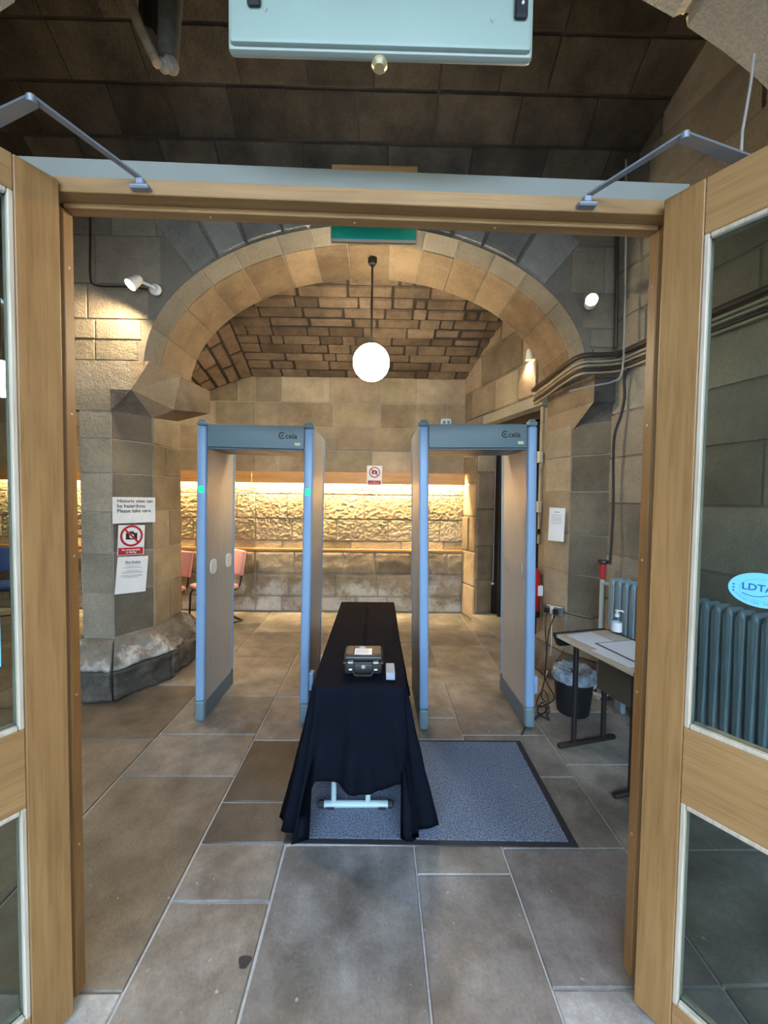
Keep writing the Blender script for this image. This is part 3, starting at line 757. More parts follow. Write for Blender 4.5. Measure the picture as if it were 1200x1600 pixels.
# stickers on the glass
def sticker_oval():
    o = V((.872, 1.215, 0)); e = V((*dR, 0)).normalized()
    nrm = V((-dR.y, dR.x, 0)).normalized(); nrm = nrm if nrm.dot(EYE - o) > 0 else -nrm
    c = o + e * .254 + V((0, 0, 1.418)) + nrm * .0045
    mt = frame_mtx(c, e, (0, 0, 1))
    if (mt.to_3x3() @ V((0, 0, 1))).dot(nrm) < 0: mt = frame_mtx(c, -e, (0, 0, 1))
    t = thing('oval_sticker', 'light blue oval sticker lettered LDTA on the upper door glass', 'sticker', mtx=mt)
    def disc(a, b, z0, z1, nm, m, hole=None):
        N = 48; P = [(a * math.cos(2 * PI * k / N), b * math.sin(2 * PI * k / N), z0) for k in range(N)]
        if hole is None: return MB().prism(P, (0, 0, z1 - z0)).done(nm, m, t, smooth=False)
        Q = [(p[0] * hole[0] / a, p[1] * hole[1] / b, z0) for p in P]
        B = MB(); B.poly(P + Q, [(k, (k + 1) % N, N + (k + 1) % N, N + k) for k in range(N)]); return B.done(nm, m, t, smooth=False)
    disc(.068, .0455, 0, .0006, 'backing', M['sticker'])
    disc(.0455, .030, .0009, .0009, 'ring_line', M['stickerm'], (.044, .0288))
    text('lettering', 'LDTA', .0255, Matrix.Translation((-.008, .005, .0009)), M['stickerd'], t, world=False, ext=.0001, bold=.0004)
    MB().tube([(-.038 + .058 * k / 12, -.0125 - .006 * math.sin(PI * (k / 12) * 1.2), .0011) for k in range(13)], .0009, 5).done('swash', M['stickerd'], t)
    s = 'AIMING FOR EXCELLENCE'
    for k, ch in enumerate(s):
        if ch == ' ': continue
        a = math.radians(205 + (335 - 205) * k / (len(s) - 1)); p = (.056 * math.cos(a), .036 * math.sin(a), .0009)
        dx, dy = -.056 * math.sin(a), .036 * math.cos(a)
        text('lettering', ch, .0062, Matrix.Translation(p) @ Matrix.Rotation(math.atan2(dy, dx), 4, 'Z'), M['stickerd'], t, world=False, ext=.0001)
    for k in range(3): MB().box((-.0585, .0075 - .0085 * k - .002, .0007), (-.0545, .0075 - .0085 * k + .002, .0010)).done('mark', M['stickerd'], t, smooth=False)
sticker_oval()
o_ = V((-.957, 1.195, 0)); e_ = V((*dL, 0)).normalized(); n_ = V((-dL.y, dL.x, 0)).normalized(); n_ = n_ if n_.dot(EYE - o_) > 0 else -n_
mt = frame_mtx(o_ + e_ * .205 + V((0, 0, 1.262)) + n_ * .0045, -e_ if False else e_, (0, 0, 1))
tag(MB().box((-.06, -.088, -.0008), (.06, .088, .0008), .0003, mtx=mt).done('window_sticker', M['sticker'], smooth=False), 'plain light blue rectangular sticker on the glass of the left door', 'sticker')

# overhead panel, sign board, hanging post, hanging cable
t = thing('overhead_panel', 'pale green-white overhead panel with black corner catches above the doorway', 'panel', (-.01, 1.0, 2.755))
MB().box((-.378, 1.0, 2.758), (.366, 1.028, 3.2), .01, 2).done('panel_body', M['overhead'], t, True)
MB().box((-.386, 1.01, 2.750), (.374, 1.036, 3.21), .012, 2).done('panel_rim', M['overrim'], t, True)
for cx_, zz in ((-.315, 2.835), (.335, 2.825)):
    MB().box((cx_ - .016, .988, zz), (cx_ + .016, 1.002, zz + .075), .004).done('catch', M['black'], t, True, smooth=False)
    MB().sphere((cx_ + .002, .988, zz + .028), .004, 8).done('screw', M['white'], t, True)
for px, py in ((414, 15), (770, 32)):
    p = atd(px, py, .9985); MB().prism([p + V((-.006, 0, .004)), p + V((.006, 0, .004)), p + V((0, 0, -.005))], (0, .002, 0)).done('arrow_mark', M['greyink'], t, True, smooth=False)
MB().lathe([(.020, 0), (.020, -.006), (.014, -.013), (0, -.016)], (-.01, 1.035, 2.752), 16).done('lamp_dome', M['brass'], t, True)
for x in (-.25, .25): MB().tube([(x, 1.02, 3.2), (x, 1.02, 4.02)], .006).done('hanger_rod', M['iron'], t, True)

t = thing('hanging_sign', 'green hanging sign board with a pale edge behind the oak door head', 'sign', (-.026, 1.42, 2.55))
MB().box((-.177, 1.415, 2.552), (.125, 1.43, 2.815), .002).done('board', M['oak_h'], t, True, smooth=False)
MB().box((-.174, 1.409, 2.556), (.122, 1.4148, 2.78), .001).done('green_face', M['green'], t, True, smooth=False)
MB().box((-.179, 1.408, 2.549), (.127, 1.4145, 2.5558)).box((.1222, 1.408, 2.556), (.127, 1.4145, 2.78)).box((-.179, 1.408, 2.556), (-.1742, 1.4145, 2.78)).done('pale_edge', M['cream'], t, True, smooth=False)
for x in (-.12, .07): MB().box((x - .012, 1.345, 2.70), (x + .012, 1.4146, 2.712)).done('bracket', M['steel'], t, True, smooth=False)

t = thing('hanging_post', 'dusty grey post with a pale knob and a slanting pole under the dark vault', 'post', atd(262, 105, 2.0))
p0, p1 = atd(262, 108, 2.0), atd(272, -120, 2.1)
MB().tube([p0 + V((0, 0, .03)), (p0 + p1) / 2, p1], [.045, .055, .06], 12).done('post_shaft', M['postgrey'], t, True)
MB().sphere(p0 + V((.015, 0, .02)), .038, 12).sphere(p0 + V((-.012, -.015, -.0)), .03, 12).done('knob', M['postknob'], t, True)
MB().tube([atd(246, 100, 1.95), atd(222, 50, 1.95), atd(188, -30, 1.97), atd(160, -110, 2.0)], [.022, .022, .026, .028], 8).done('slanting_pole', M['pole'], t, True)
MB().tube([atd(232, 60, 2.12), atd(235, -20, 2.2), atd(240, -110, 2.3)], .05, 8).done('dark_stay', M['iron'], t, True)
tag(MB().tube([atd(1178, 85, 1.5), atd(1173, 130, 1.5), atd(1168, 160, 1.49), atd(1164, 182, 1.485), atd(1160, 205, 1.48), atd(1158, 240, 1.48), atd(1156, 300, 1.5)], .005, 6).done('hanging_cable', M['greyc']), 'thin pale cable hanging from the stone rib behind the right closer arm', 'cable')

# ================================================================== FITTINGS ON WALLS
# pelmet and rail on the back wall
def along_back(z0, z1, o0, o1, nm, m, xr=(-6.4, 1.2)):
    b = MB().box((-1.74, BY - o1, z0), (xr[1], BY - o0, z1), .003)
    p = V((-6.4, BY + .115, 0)); q = V((-1.741, BY, 0)); e = (q - p).normalized(); nn = V((e.y, -e.x, 0))
    b.prism([p + nn * o0 + V((0, 0, z0)), q + nn * o0 + V((0, 0, z0)), q + nn * o1 + V((0, 0, z0)), p + nn * o1 + V((0, 0, z0))], (0, 0, z1 - z0))
    return b
t = along_back(1.83, 1.99, .135, .155, 'p', None).done('pelmet', M['pine'], smooth=False)
tag(t, 'long varnished wooden pelmet board hiding strip lights on the back wall', 'pelmet')
o = along_back(1.955, 1.975, .036, .1345, 'p', None).done('pelmet_top', M['pine'], t, smooth=False)
tag(along_back(1.925, 1.94, .095, .125, 's', None).done('led_strip', M['strip'], t, smooth=False), 'glowing warm strip light behind the board')
tag(along_back(.885, .915, .036, .075, 'r', None).done('dado_rail', M['pine'], smooth=False), 'slim varnished wooden dado rail along the back wall below the lit stones', 'rail')
lamp('strip_light', 'AREA', (-.27, BY - .11, 1.915), 68, (1, .76, .40), 2.9, V((0, .45, -1)), t, sy=.03)
lamp('strip_light', 'AREA', (-4.0, BY - .05, 1.915), 95, (1, .76, .40), 4.4, V((0, .45, -1)), t, sy=.03)

# globe pendants
def globe(c, top, rod0, label):
    t = thing('globe_pendant', label, 'pendant lamp', (c.x, c.y, c.z - .165), group='globe pendants')
    MB().sphere(c, .165, 32).done('globe_shade', M['lampglass'], t, True)
    MB().tube([c + V((0, 0, .16)), V((c.x, c.y, top - .03))], .009, 8).done('rod', M['iron'], t, True)
    MB().lathe([(.02, 0), (.028, .02), (.014, .035), (.009, .05)], (c.x, c.y, c.z + .15), 12).done('gallery', M['iron'], t, True)
    MB().lathe([(0, -.075), (.012, -.07), (.018, -.05), (.035, -.045), (.042, -.02), (.04, 0.0), (0, 0.01)], (c.x, c.y, top - .01), 14).done('ceiling_hook', M['iron'], t, True)
    lamp('globe_light', 'POINT', c, 0.1, WARM, .16, parent=t)
globe(V((-.078, 3.6, 2.872)), 3.80, 0, 'white opal globe pendant glowing below the middle of the stone arch')
cg = atd(2, 592, 3.7); globe(cg, arch_z(cg.x) - .01, 0, 'white opal globe pendant glowing in the next bay, seen through the left door glass')

# spotlights
def spot(base, bn, head, aim, label, energy=25, ang=1.6, r=.045):
    bn, aim = V(bn).normalized(), V(aim).normalized(); base, head = V(base), V(head)
    t = thing('spotlight', label, 'spotlight', base, group='wall spotlights')
    q = bn.to_track_quat('Z', 'Y').to_matrix()
    MB().lathe([(0, 0), (r, 0), (r, .016), (r * .75, .026), (0, .026)], base, 18, q).done('base_plate', M['white'], t, True)
    MB().tube([base + bn * .02, base + bn * .05, head - aim * .02], .012, 8).done('bracket', M['white'], t, True)
    q = aim.to_track_quat('Z', 'Y').to_matrix()
    MB().lathe([(0, -.05), (.025, -.048), (.034, -.03), (.044, .04), (.047, .06), (.043, .06), (.034, .02), (0, .015)], head, 18, q).done('lamp_head', M['white'], t, True)
    MB().lathe([(0, .050), (.03, .046), (.038, .03), (.02, .018), (0, .017)], head, 14, q).done('bulb', M['bulb'], t, True)
    lamp('spot_lamp', 'SPOT', head + aim * .075, energy, WARM, .03, aim, t, ang)
spot((-1.80, 3.218, 3.285), (0, -1, 0), (-1.9, 3.12, 3.30), (-.42, -.5, -.75), 'white spotlight above the notice pier, turned down to its left', 55, 2.95)
spot((1.70, 3.215, 3.24), (0, -1, 0), (1.655, 3.11, 3.215), (-.35, -.9, -.28), 'glowing white spotlight on the arch wall beside the brown conduits', 120)
p3 = atd(828, 553, 4.12); spot((p3.x + .09, 4.12, p3.z + .02), nb + (0,) if isinstance(nb, tuple) else (nb[0], nb[1], 0), p3, (.1, .2, -1), 'small glowing spotlight on the far side of the arch, above the doorway', 90)

# conduits and cables
def bez(pts, n=10):
    P = [V(p) for p in pts]; out = []
    for i in range(len(P) - 1):
        a, b, c, d = P[max(i - 1, 0)], P[i], P[i + 1], P[min(i + 2, len(P) - 1)]
        for k in range(n):
            t_ = k / n; out.append(.5 * ((2 * b) + (c - a) * t_ + (2 * a - 5 * b + 4 * c - d) * t_ ** 2 + (3 * b - a - 3 * c + d) * t_ ** 3))
    return out + [P[-1]]
def run(dz, off, r, m, label, d2=0.0):
    o = off + .045
    pts = [V((1.62 - o, 3.98, 2.72 + dz)), V((1.635 - o, 3.7, 2.735 + dz)), V((1.64 - o, 3.35, 2.755 + dz)), V((1.66 - o * .7, 3.215 - o, 2.765 + dz)), V((1.78, 3.205 - o, 2.775 + dz)), V((1.9 - o * .3, 3.205 - o, 2.785 + dz)),
           wr(.15, o, 2.79 + dz + d2), wr(.5, o, 2.80 + dz + d2), wr(1.0, o, 2.80 + dz + d2), wr(1.62, o, 2.80 + dz + d2)]
    tag(MB().tube(bez(pts, 5), r, 8).done('conduit', m), label, 'conduit', 'conduits on the right wall')
run(.035, .02, .022, M['brown'], 'thick dark brown cable run, topmost of the conduits rounding the arch foot')
run(-.012, .008, .011, M['creamc'], 'slim cream conduit just below the thick brown cable run')
run(-.042, .008, .009, M['creamc'], 'slim cream conduit, third from the top of the runs rounding the arch foot')
run(-.075, .006, .012, M['brown'], 'brown conduit, second from the bottom of the runs rounding the arch foot')
run(-.10, .006, .009, M['creamc'], 'slim cream conduit, lowest of the runs rounding the arch foot')
def vcable(pts, r, m, label, nm='cable'): return tag(MB().tube(bez(pts, 6), r, 6).done(nm, m), label, 'cable')
vcable([atd(964, 250, 3.19), atd(964, 375, 3.19), atd(963, 480, 3.19), atd(962, 543, 3.19)], .014, M['brown'], 'brown vertical conduit in the corner beside the right spotlight', 'vertical_conduit')
vcable([atd(978, 250, 3.06), atd(978, 375, 3.06), atd(976, 500, 3.06), atd(972, 580, 3.06), atd(958, 596, 3.08), atd(925, 603, 3.10), atd(890, 611, 3.2)], .007, M['greyc'], 'pale grey cable bending left over the right pier')
vcable([atd(985, 572, 3.06), atd(976, 590, 3.1), atd(976, 620, 3.12), atd(970, 650, 3.12), atd(959, 690, 3.15), atd(958, 790, 3.15), atd(953, 882, 3.13)], .010, M['cable'], 'black cable running down the corner to the radiator valve')
vcable([atd(140, 250, 3.2), atd(141, 380, 3.2), atd(141, 430, 3.2), atd(150, 446, 3.2), atd(196, 448, 3.2), (-1.86, 3.205, 3.285)], .007, M['cable'], 'black cable bending along to the spotlight above the notice pier')

# notices
def sheet(name, label, cat, corners_px, p, nrm, m, off=.016):
    nrm = V(nrm).normalized(); p = V(p) + nrm * off
    c = [hit(*q, p, nrm) for q in corners_px]   # tl, tr, br, bl
    t = thing(name, label, cat, mtx=frame_mtx(sum(c, V()) / 4, (c[1] - c[0]) + (c[2] - c[3]), c[0] - c[3]))
    w_ = ((c[1] - c[0]).length + (c[2] - c[3]).length) / 2; h_ = ((c[0] - c[3]).length + (c[1] - c[2]).length) / 2
    MB().box((-w_ / 2, -h_ / 2, -.001), (w_ / 2, h_ / 2, .001)).done('sheet', m, t, smooth=False)
    return t, w_, h_
def T2(x, y, z=.0016): return Matrix.Translation((x, y, z))
def bar_(t, nm, x0, y0, x1, y1, m, z=.0013): return MB().box((x0, y0, .0009), (x1, y1, z)).done(nm, m, t, smooth=False)
def nophoto(t, cx_, cy_, r):
    N = 32; P = [(cx_ + r * math.cos(2 * PI * k / N), cy_ + r * math.sin(2 * PI * k / N), .0019) for k in range(N)]
    Q = [(cx_ + r * .80 * math.cos(2 * PI * k / N), cy_ + r * .80 * math.sin(2 * PI * k / N), .0019) for k in range(N)]
    b = MB(); b.poly(P + Q, [(k, (k + 1) % N, N + (k + 1) % N, N + k) for k in range(N)])
    b.box((-r * .85, -r * .09, .0016), (r * .85, r * .09, .0019), mtx=Matrix.Translation((cx_, cy_, 0)) @ Matrix.Rotation(-PI / 4, 4, 'Z'))
    k = MB().box((cx_ - r * .5, cy_ - r * .34, .0010), (cx_ + r * .5, cy_ + r * .28, .0013)).box((cx_ - r * .2, cy_ + r * .28, .0010), (cx_ + r * .2, cy_ + r * .42, .0013)).done('camera_symbol', M['ink'], t, smooth=False)
    MB().lathe([(r * .2, .0014), (0, .0014)], (cx_, cy_ - r * .03, 0), 16).done('camera_lens', M['paper'], t, smooth=False)
    b.done('prohibition_ring', M['red'], t, smooth=False)
cA, cB = V((-2.19, 3.25, 0)), V((-2.02, 3.53, 0)); cn = V((cB.y - cA.y, -(cB.x - cA.x), 0))
t, w_, h_ = sheet('hazard_notice', 'shiny laminated notice about historic sites, topmost on the left pier', 'notice', [(175, 777), (242, 777), (243, 816), (176, 818)], cA, cn, M['glossy'], .026)
text('lettering', 'Historic sites can\nbe hazardous.\nPlease take care.', h_ * .19, T2(-w_ * .40, h_ * .16), M['ink'], t, 'LEFT', False, bold=.0006)
t, w_, h_ = sheet('no_photography_sign', 'white and red no photography sign between two notices on the left pier', 'sign', [(184, 821), (225, 820), (226, 866), (184, 868)], cA, cn, M['glossy'], .024)
nophoto(t, 0, h_ * .14, min(w_, h_) * .43)
bar_(t, 'red_band', -w_ * .47, -h_ * .48, w_ * .47, -h_ * .25, M['red'])
text('lettering', 'No photography\nor filming', h_ * .085, T2(0, -h_ * .365, .0015), M['paper'], t, world=False, bold=.0004)
t, w_, h_ = sheet('fire_notice', 'pale sheet headed Fire Notice, lowest of the three on the left pier', 'notice', [(181, 871), (229, 868), (230, 924), (182, 928)], cA, cn, M['paper'], .022)
text('lettering', 'Fire Notice', h_ * .085, T2(0, h_ * .34), M['ink'], t, world=False, bold=.0006)
bar_(t, 'underline', -w_ * .27, h_ * .285, w_ * .27, h_ * .292, M['ink'])
for y_, a_ in ((.22, .2), (.185, .3), (.11, .2), (.075, .32), (.045, .33), (-.02, .33), (-.05, .34), (-.08, .2)): bar_(t, 'text_line', -w_ * a_, h_ * y_, w_ * a_, h_ * (y_ + .012), M['greyink'])
rA, rB_ = V((1.62, 4.06, 0)), V((1.735, 3.5, 0)); rn = V((-.98, -.2, 0))
t, w_, h_ = sheet('wall_notice', 'plain white printed sheet on the right pier above the fire extinguisher', 'notice', [(858, 793), (883, 794), (881, 847), (857, 844)], rB_ + V((.02, 0, 0)), V((-.72, -.70, 0)), M['paper'], .03)
bar_(t, 'text_line', -w_ * .15, h_ * .36, w_ * .15, h_ * .385, M['greyink'])
for y_ in (.27, .2, .15, .1, .03): bar_(t, 'text_line', -w_ * .35, h_ * y_, w_ * .32, h_ * (y_ + .012), M['greyc'])
t, w_, h_ = sheet('no_camera_sign', 'small white no camera sign fixed over the wooden pelmet', 'sign', [(573, 727.5), (597, 728), (597, 758), (573.5, 757.5)], (0, BY - .156, 0), (0, -1, 0), M['paper'], .003)
nophoto(t, 0, h_ * .16, w_ * .36); bar_(t, 'red_band', -w_ * .42, -h_ * .48, w_ * .42, -h_ * .27, M['red'])
text('lettering', 'NO\nPHOTOGRAPHY', h_ * .07, T2(0, -h_ * .375, .0015), M['paper'], t, world=False)

# ================================================================== METAL DETECTOR GATES
def gate(label, x, y, lean, led, rz, covers):
    mtx = Matrix.Translation((x, y, 0)) @ Matrix.Rotation(rz, 4, 'Z') @ Matrix.Rotation(lean, 4, 'Y')
    t = thing('detector_gate', label, 'metal detector', mtx=mtx, group='walk through gates')
    W, D, Hh = .825, .575, 2.19
    for x0 in (0, W - .066):
        MB().box((x0 + .006, .045, .13), (x0 + .06, D - .045, Hh - .03), .004).done('side_panel', M['panel'], t, smooth=False)
        MB().box((x0 + .004, .045, .004), (x0 + .062, D - .045, .13), .003).done('kick_plate', M['gatefoot'], t, smooth=False)
        for y0 in (0, D - .05):
            p = MB().box((x0, y0, .15), (x0 + .066, y0 + .05, Hh - .045), .016, 3).done('post', M['gatepost'], t)
            MB().box((x0 - .001, y0 - .001, .004), (x0 + .067, y0 + .051, .15), .016, 3).done('post_foot', M['gatefoot'] if y0 else M['gatebar'], t)
            MB().box((x0 - .002, y0 - .002, Hh - .045), (x0 + .068, y0 + .052, Hh - .012), .012, 2).box((x0 + .012, y0 + .006, Hh - .014), (x0 + .054, y0 + .044, Hh), .006, 2).done('post_cap', M['gatebar'], t)
            if led and y0 == 0: MB().box((x0 + .016, -.004, 1.67), (x0 + .050, .006, 1.715), .004).done('indicator_light', M['led'], p)
    MB().box((.067, .012, 1.995), (W - .067, .43, Hh - .03), .01, 2).done('crossbar', M['gatebar'], t)
    MB().box((.067, .03, 1.985), (W - .067, .42, 1.9948)).done('crossbar_underside', M['gatefoot'], t, smooth=False)
    mk = frame_mtx((W - .215, .0105, 2.085), (1, 0, 0), (0, 0, 1))
    text('maker_mark', 'ceia', .055, mk @ T2(.055, .0, 0), M['ink'], t, 'CENTER', False, bold=.0012)
    MB().tube([mk @ V((-.01 + .021 * math.cos(a), .003 + .021 * math.sin(a), .0004)) for a in [math.radians(45 + 270 * k / 16) for k in range(17)]], .0035, 5).sphere(mk @ V((-.01, .003, 0)), .007, 8).done('maker_mark', M['ink'], t)
    MB().box((W - .135, .0085, 2.02), (W - .095, .013, 2.04), .001).done('display', M['display'], t, smooth=False)
    xi, s = (.06, 1) if covers == 'l' else (W - .06, -1)
    for yy, zz in ((.15, 1.115), (.44, 1.115)):
        b = MB().box((xi - (.002 if s > 0 else .008), yy - .05, zz - .055), (xi + (.008 if s > 0 else .002), yy + .05, zz + .055), .0)
        es = [e for e in b.b.edges if abs(e.verts[0].co.x - e.verts[1].co.x) > .005]
        bmesh.ops.bevel(b.b, geom=es, offset=.038, segments=6, affect='EDGES', profile=.5)
        b.done('sensor_cover', M['white'] if covers == 'l' else M['panel'], t)
    MB().box((W - .004, .02, .24), (W + .028, .09, .37), .008, 2).done('cable_cover', M['gatepost'], t)
    return t
gate('blue grey walk-through metal detector with two green indicator lights', -1.318, 2.80, .014, True, -.01, 'l')
gate('blue grey walk-through metal detector without lights, beside the desk', .312, 2.70, -.017, False, .012, 'r')

# small white box on top of the right gate
t = thing('junction_box', 'small white sensor box standing on top of the right detector gate', 'sensor', (.46, 2.9, 2.155))
pj = atd(697, 657, 2.9)
MB().box((pj.x - .036, 2.885, 2.168), (pj.x + .036, 2.925, 2.235), .008, 2).done('box_body', M['white'], t, True)
for dx in (-.016, .016): MB().box((pj.x + dx - .009, 2.882, 2.195), (pj.x + dx + .009, 2.8855, 2.218), .002).done('window', M['greyink'], t, True, smooth=False)
MB().box((pj.x - .016, 2.89, 2.1655), (pj.x + .016, 2.92, 2.168)).done('foot', M['white'], t, True, smooth=False)

# ================================================================== TABLE, CLOTH, MAT
def mat_thing():
    c = [V((-.43, 1.80, 0)), V((.97, 1.775, 0)), V((.985, 2.58, 0)), V((-.415, 2.59, 0))]
    t = thing('door_mat', 'blue grey ribbed door mat with black rubber border before the right gate', 'mat', (.27, 2.18, .002))
    cc = sum(c, V()) / 4
    inn = [p + (cc - p).normalized() * .045 for p in c]
    up = lambda P, z: [V((p.x, p.y, z)) for p in P]
    P = up(c, .002) + up(c, .007) + up(inn, .010) + up(inn, .002)
    fs = [(i, (i + 1) % 4, 4 + (i + 1) % 4, 4 + i) for i in range(4)] + [(4 + i, 4 + (i + 1) % 4, 8 + (i + 1) % 4, 8 + i) for i in range(4)] + [(8 + i, 8 + (i + 1) % 4, 12 + (i + 1) % 4, 12 + i) for i in range(4)]
    MB().poly(P, fs).done('rubber_border', M['rubber'], t, True, smooth=False)
    MB().prism(up(inn, .003), (0, 0, .010)).done('pile', M['pile'], t, True, smooth=False)
mat_thing()
TX0, TX1, TY0, TY1, TZ = -.305, .145, 1.845, 3.37, .735
t = thing('folding_table', 'narrow folding table on pale steel legs hidden under the black cloth', 'table', (-.08, 2.6, 0))
MB().box((TX0 + .012, TY0 + .012, TZ - .025), (TX1 - .012, TY1 - .012, TZ), .004).done('tabletop', M['desktop'], t, True, smooth=False)
for yy in (2.0, 3.15):
    z0 = .0145 if yy < 2.5 else 0
    f = MB().tube([(-.265, yy, .03 + z0 * .3), (.07, yy, .03 + z0 * .3)], .017, 10).done('foot_bar', M['trestle'], t, True)
    for xx in (-.215, -.035): MB().tube([(xx, yy, .04), (xx, yy, TZ - .026)], .014, 10).done('leg', M['trestle'], t, True)
    for xx in (-.268, .07): MB().tube([(xx, yy, .03 + z0 * .3), (xx + .022 * (1 if xx > 0 else -1), yy, .03 + z0 * .3)], .0205, 10).done('end_cap', M['rubber'], f, True)
    if yy > 2.5:
        MB().box((-.25, yy - .015, 0), (-.21, yy + .015, .03)).box((.02, yy - .015, 0), (.06, yy + .015, .03)).done('floor_pad', M['rubber'], t, True)
    else:
        MB().box((-.25, yy - .015, .0136), (-.21, yy + .015, .03)).box((.02, yy - .015, .0136), (.06, yy + .015, .03)).done('floor_pad', M['rubber'], t, True)
def cloth():
    # perimeter of the table top, counter-clockwise from the middle of the back
    r = .02; per = []
    def seg(a, b, n, kind):
        a, b = V(a), V(b)
        for k in range(n): per.append((a + (b - a) * k / n, kind, k / n))
    seg((TX0, TY1), (TX0, TY0 + r), 44, 'L'); seg((TX0, TY0 + r), (TX0 + r, TY0), 10, 'CL')
    seg((TX0 + r, TY0), (TX1 - r, TY0), 44, 'F'); seg((TX1 - r, TY0), (TX1, TY0 + r), 10, 'CR')
    seg((TX1, TY0 + r), (TX1, TY1), 44, 'R'); seg((TX1, TY1), (TX0, TY1), 20, 'B')
    N = len(per); NVv = 26; pts = []; c = V(((TX0 + TX1) / 2, (TY0 + TY1) / 2))
    nrm = {'L': V((-1, 0)), 'R': V((1, 0)), 'F': V((0, -1)), 'B': V((0, 1))}
    for i, (p, k, f) in enumerate(per):
        if k == 'CL': a = PI + f * PI / 2; nn = V((math.cos(a), math.sin(a)))
        elif k == 'CR': a = 1.5 * PI + f * PI / 2; nn = V((math.cos(a), math.sin(a)))
        else: nn = nrm[k]
        tang = V((-nn.y, nn.x))
        # hem drop, outward flare, folds and sideways drift per place
        if k == 'F':
            drop = .46 + .035 * math.sin(PI * f) ** 2 + .02 * math.sin(f * 9 + 2) ; e = min(f, 1 - f)
            if e < .14: drop += (.705 - drop) * (1 - e / .14) ** .6
            flare = .035 + .05 * max(0, 1 - e / .16); fold = .040 * math.sin(f * 12.5 + 1.9) + .013 * math.sin(f * 31 + 1); drift = (f - .5) * .20
        elif k in ('CL', 'CR'):
            drop = .708; flare = .115 + .02 * math.sin(f * 9); fold = .02 * math.sin(f * 7); drift = 0
        elif k in ('L', 'R'):
            s = (1 - f) if k == 'L' else f
            drop = .66 - .05 * math.sin(s * 11) ** 2 * min(1, s * 4) - .02 * s; flare = .085 + .06 * math.exp(-s * 9); fold = .024 * math.sin(s * 44 + 1.2) + .012 * math.sin(s * 83); drift = 0
            if s < .1: drop = .70 - s * .45
        else: drop = .62; flare = .04; fold = .015 * math.sin(f * 25); drift = 0
        for j in range(NVv + 1):
            v = j / NVv
            if v < .12:      # rounding over the edge
                a = v / .12 * PI / 2; rr = .008
                out = rr * math.sin(a) - .002; z = TZ + .0035 - rr * (1 - math.cos(a))
                q = p + nn * out
            else:
                vv_ = (v - .12) / .88; z = TZ + .0035 - .008 - (drop - .008) * vv_
                out = .006 + flare * vv_ ** 1.15 + fold * vv_ ** .9 + .0035 * noise.noise(V((i * .21, vv_ * 7, 3)))
                out = max(.009, out); base_o = .006 + flare * vv_ ** 1.15
                oy = nn.y * out if nn.y > 0 else nn.y * max(.009, out - .62 * flare * vv_ ** 1.15)
                q = p + V((nn.x * out, oy)) + tang * drift * vv_ ** 1.2
            pts.append(V((q.x, q.y, max(z, .017))))
    fs = []
    for i in range(N):
        for j in range(NVv):
            a, b = i * (NVv + 1) + j, ((i + 1) % N) * (NVv + 1) + j
            fs.append((a, b, b + 1, a + 1))
    # top: ring inward to a slightly creased spine
    top0 = len(pts); NT = 6
    for j in range(1, NT + 1):
        for i, (p, k, f) in enumerate(per):
            ctr = V((c.x, min(max(p.y, TY0 + .2), TY1 - .2))); q = p + (ctr - p) * (j / NT)
            cr = .004 * math.exp(-((q.x - c.x) / .008) ** 2)
            pts.append(V((q.x, q.y, TZ + .0035 + cr + .0012 * noise.noise(V((q.x * 9, q.y * 9, 0))))))
    for j in range(NT):
        for i in range(N):
            i2 = (i + 1) % N
            A_ = i * (NVv + 1) if j == 0 else top0 + (j - 1) * N + i; B_ = i2 * (NVv + 1) if j == 0 else top0 + (j - 1) * N + i2
            fs.append((A_, top0 + j * N + i, top0 + j * N + i2, B_))
    me = bpy.data.meshes.new('tablecloth'); me.from_pydata(pts, [], fs); me.polygons.foreach_set('use_smooth', [True] * len(fs))
    o = link('tablecloth', me, M['cloth'])
    md = o.modifiers.new('thick', 'SOLIDIFY'); md.thickness = .0015; md.offset = 1
    tag(o, 'black nylon tablecloth draped over the long narrow table between the gates', 'tablecloth')
cloth()
CZ = TZ + .0095
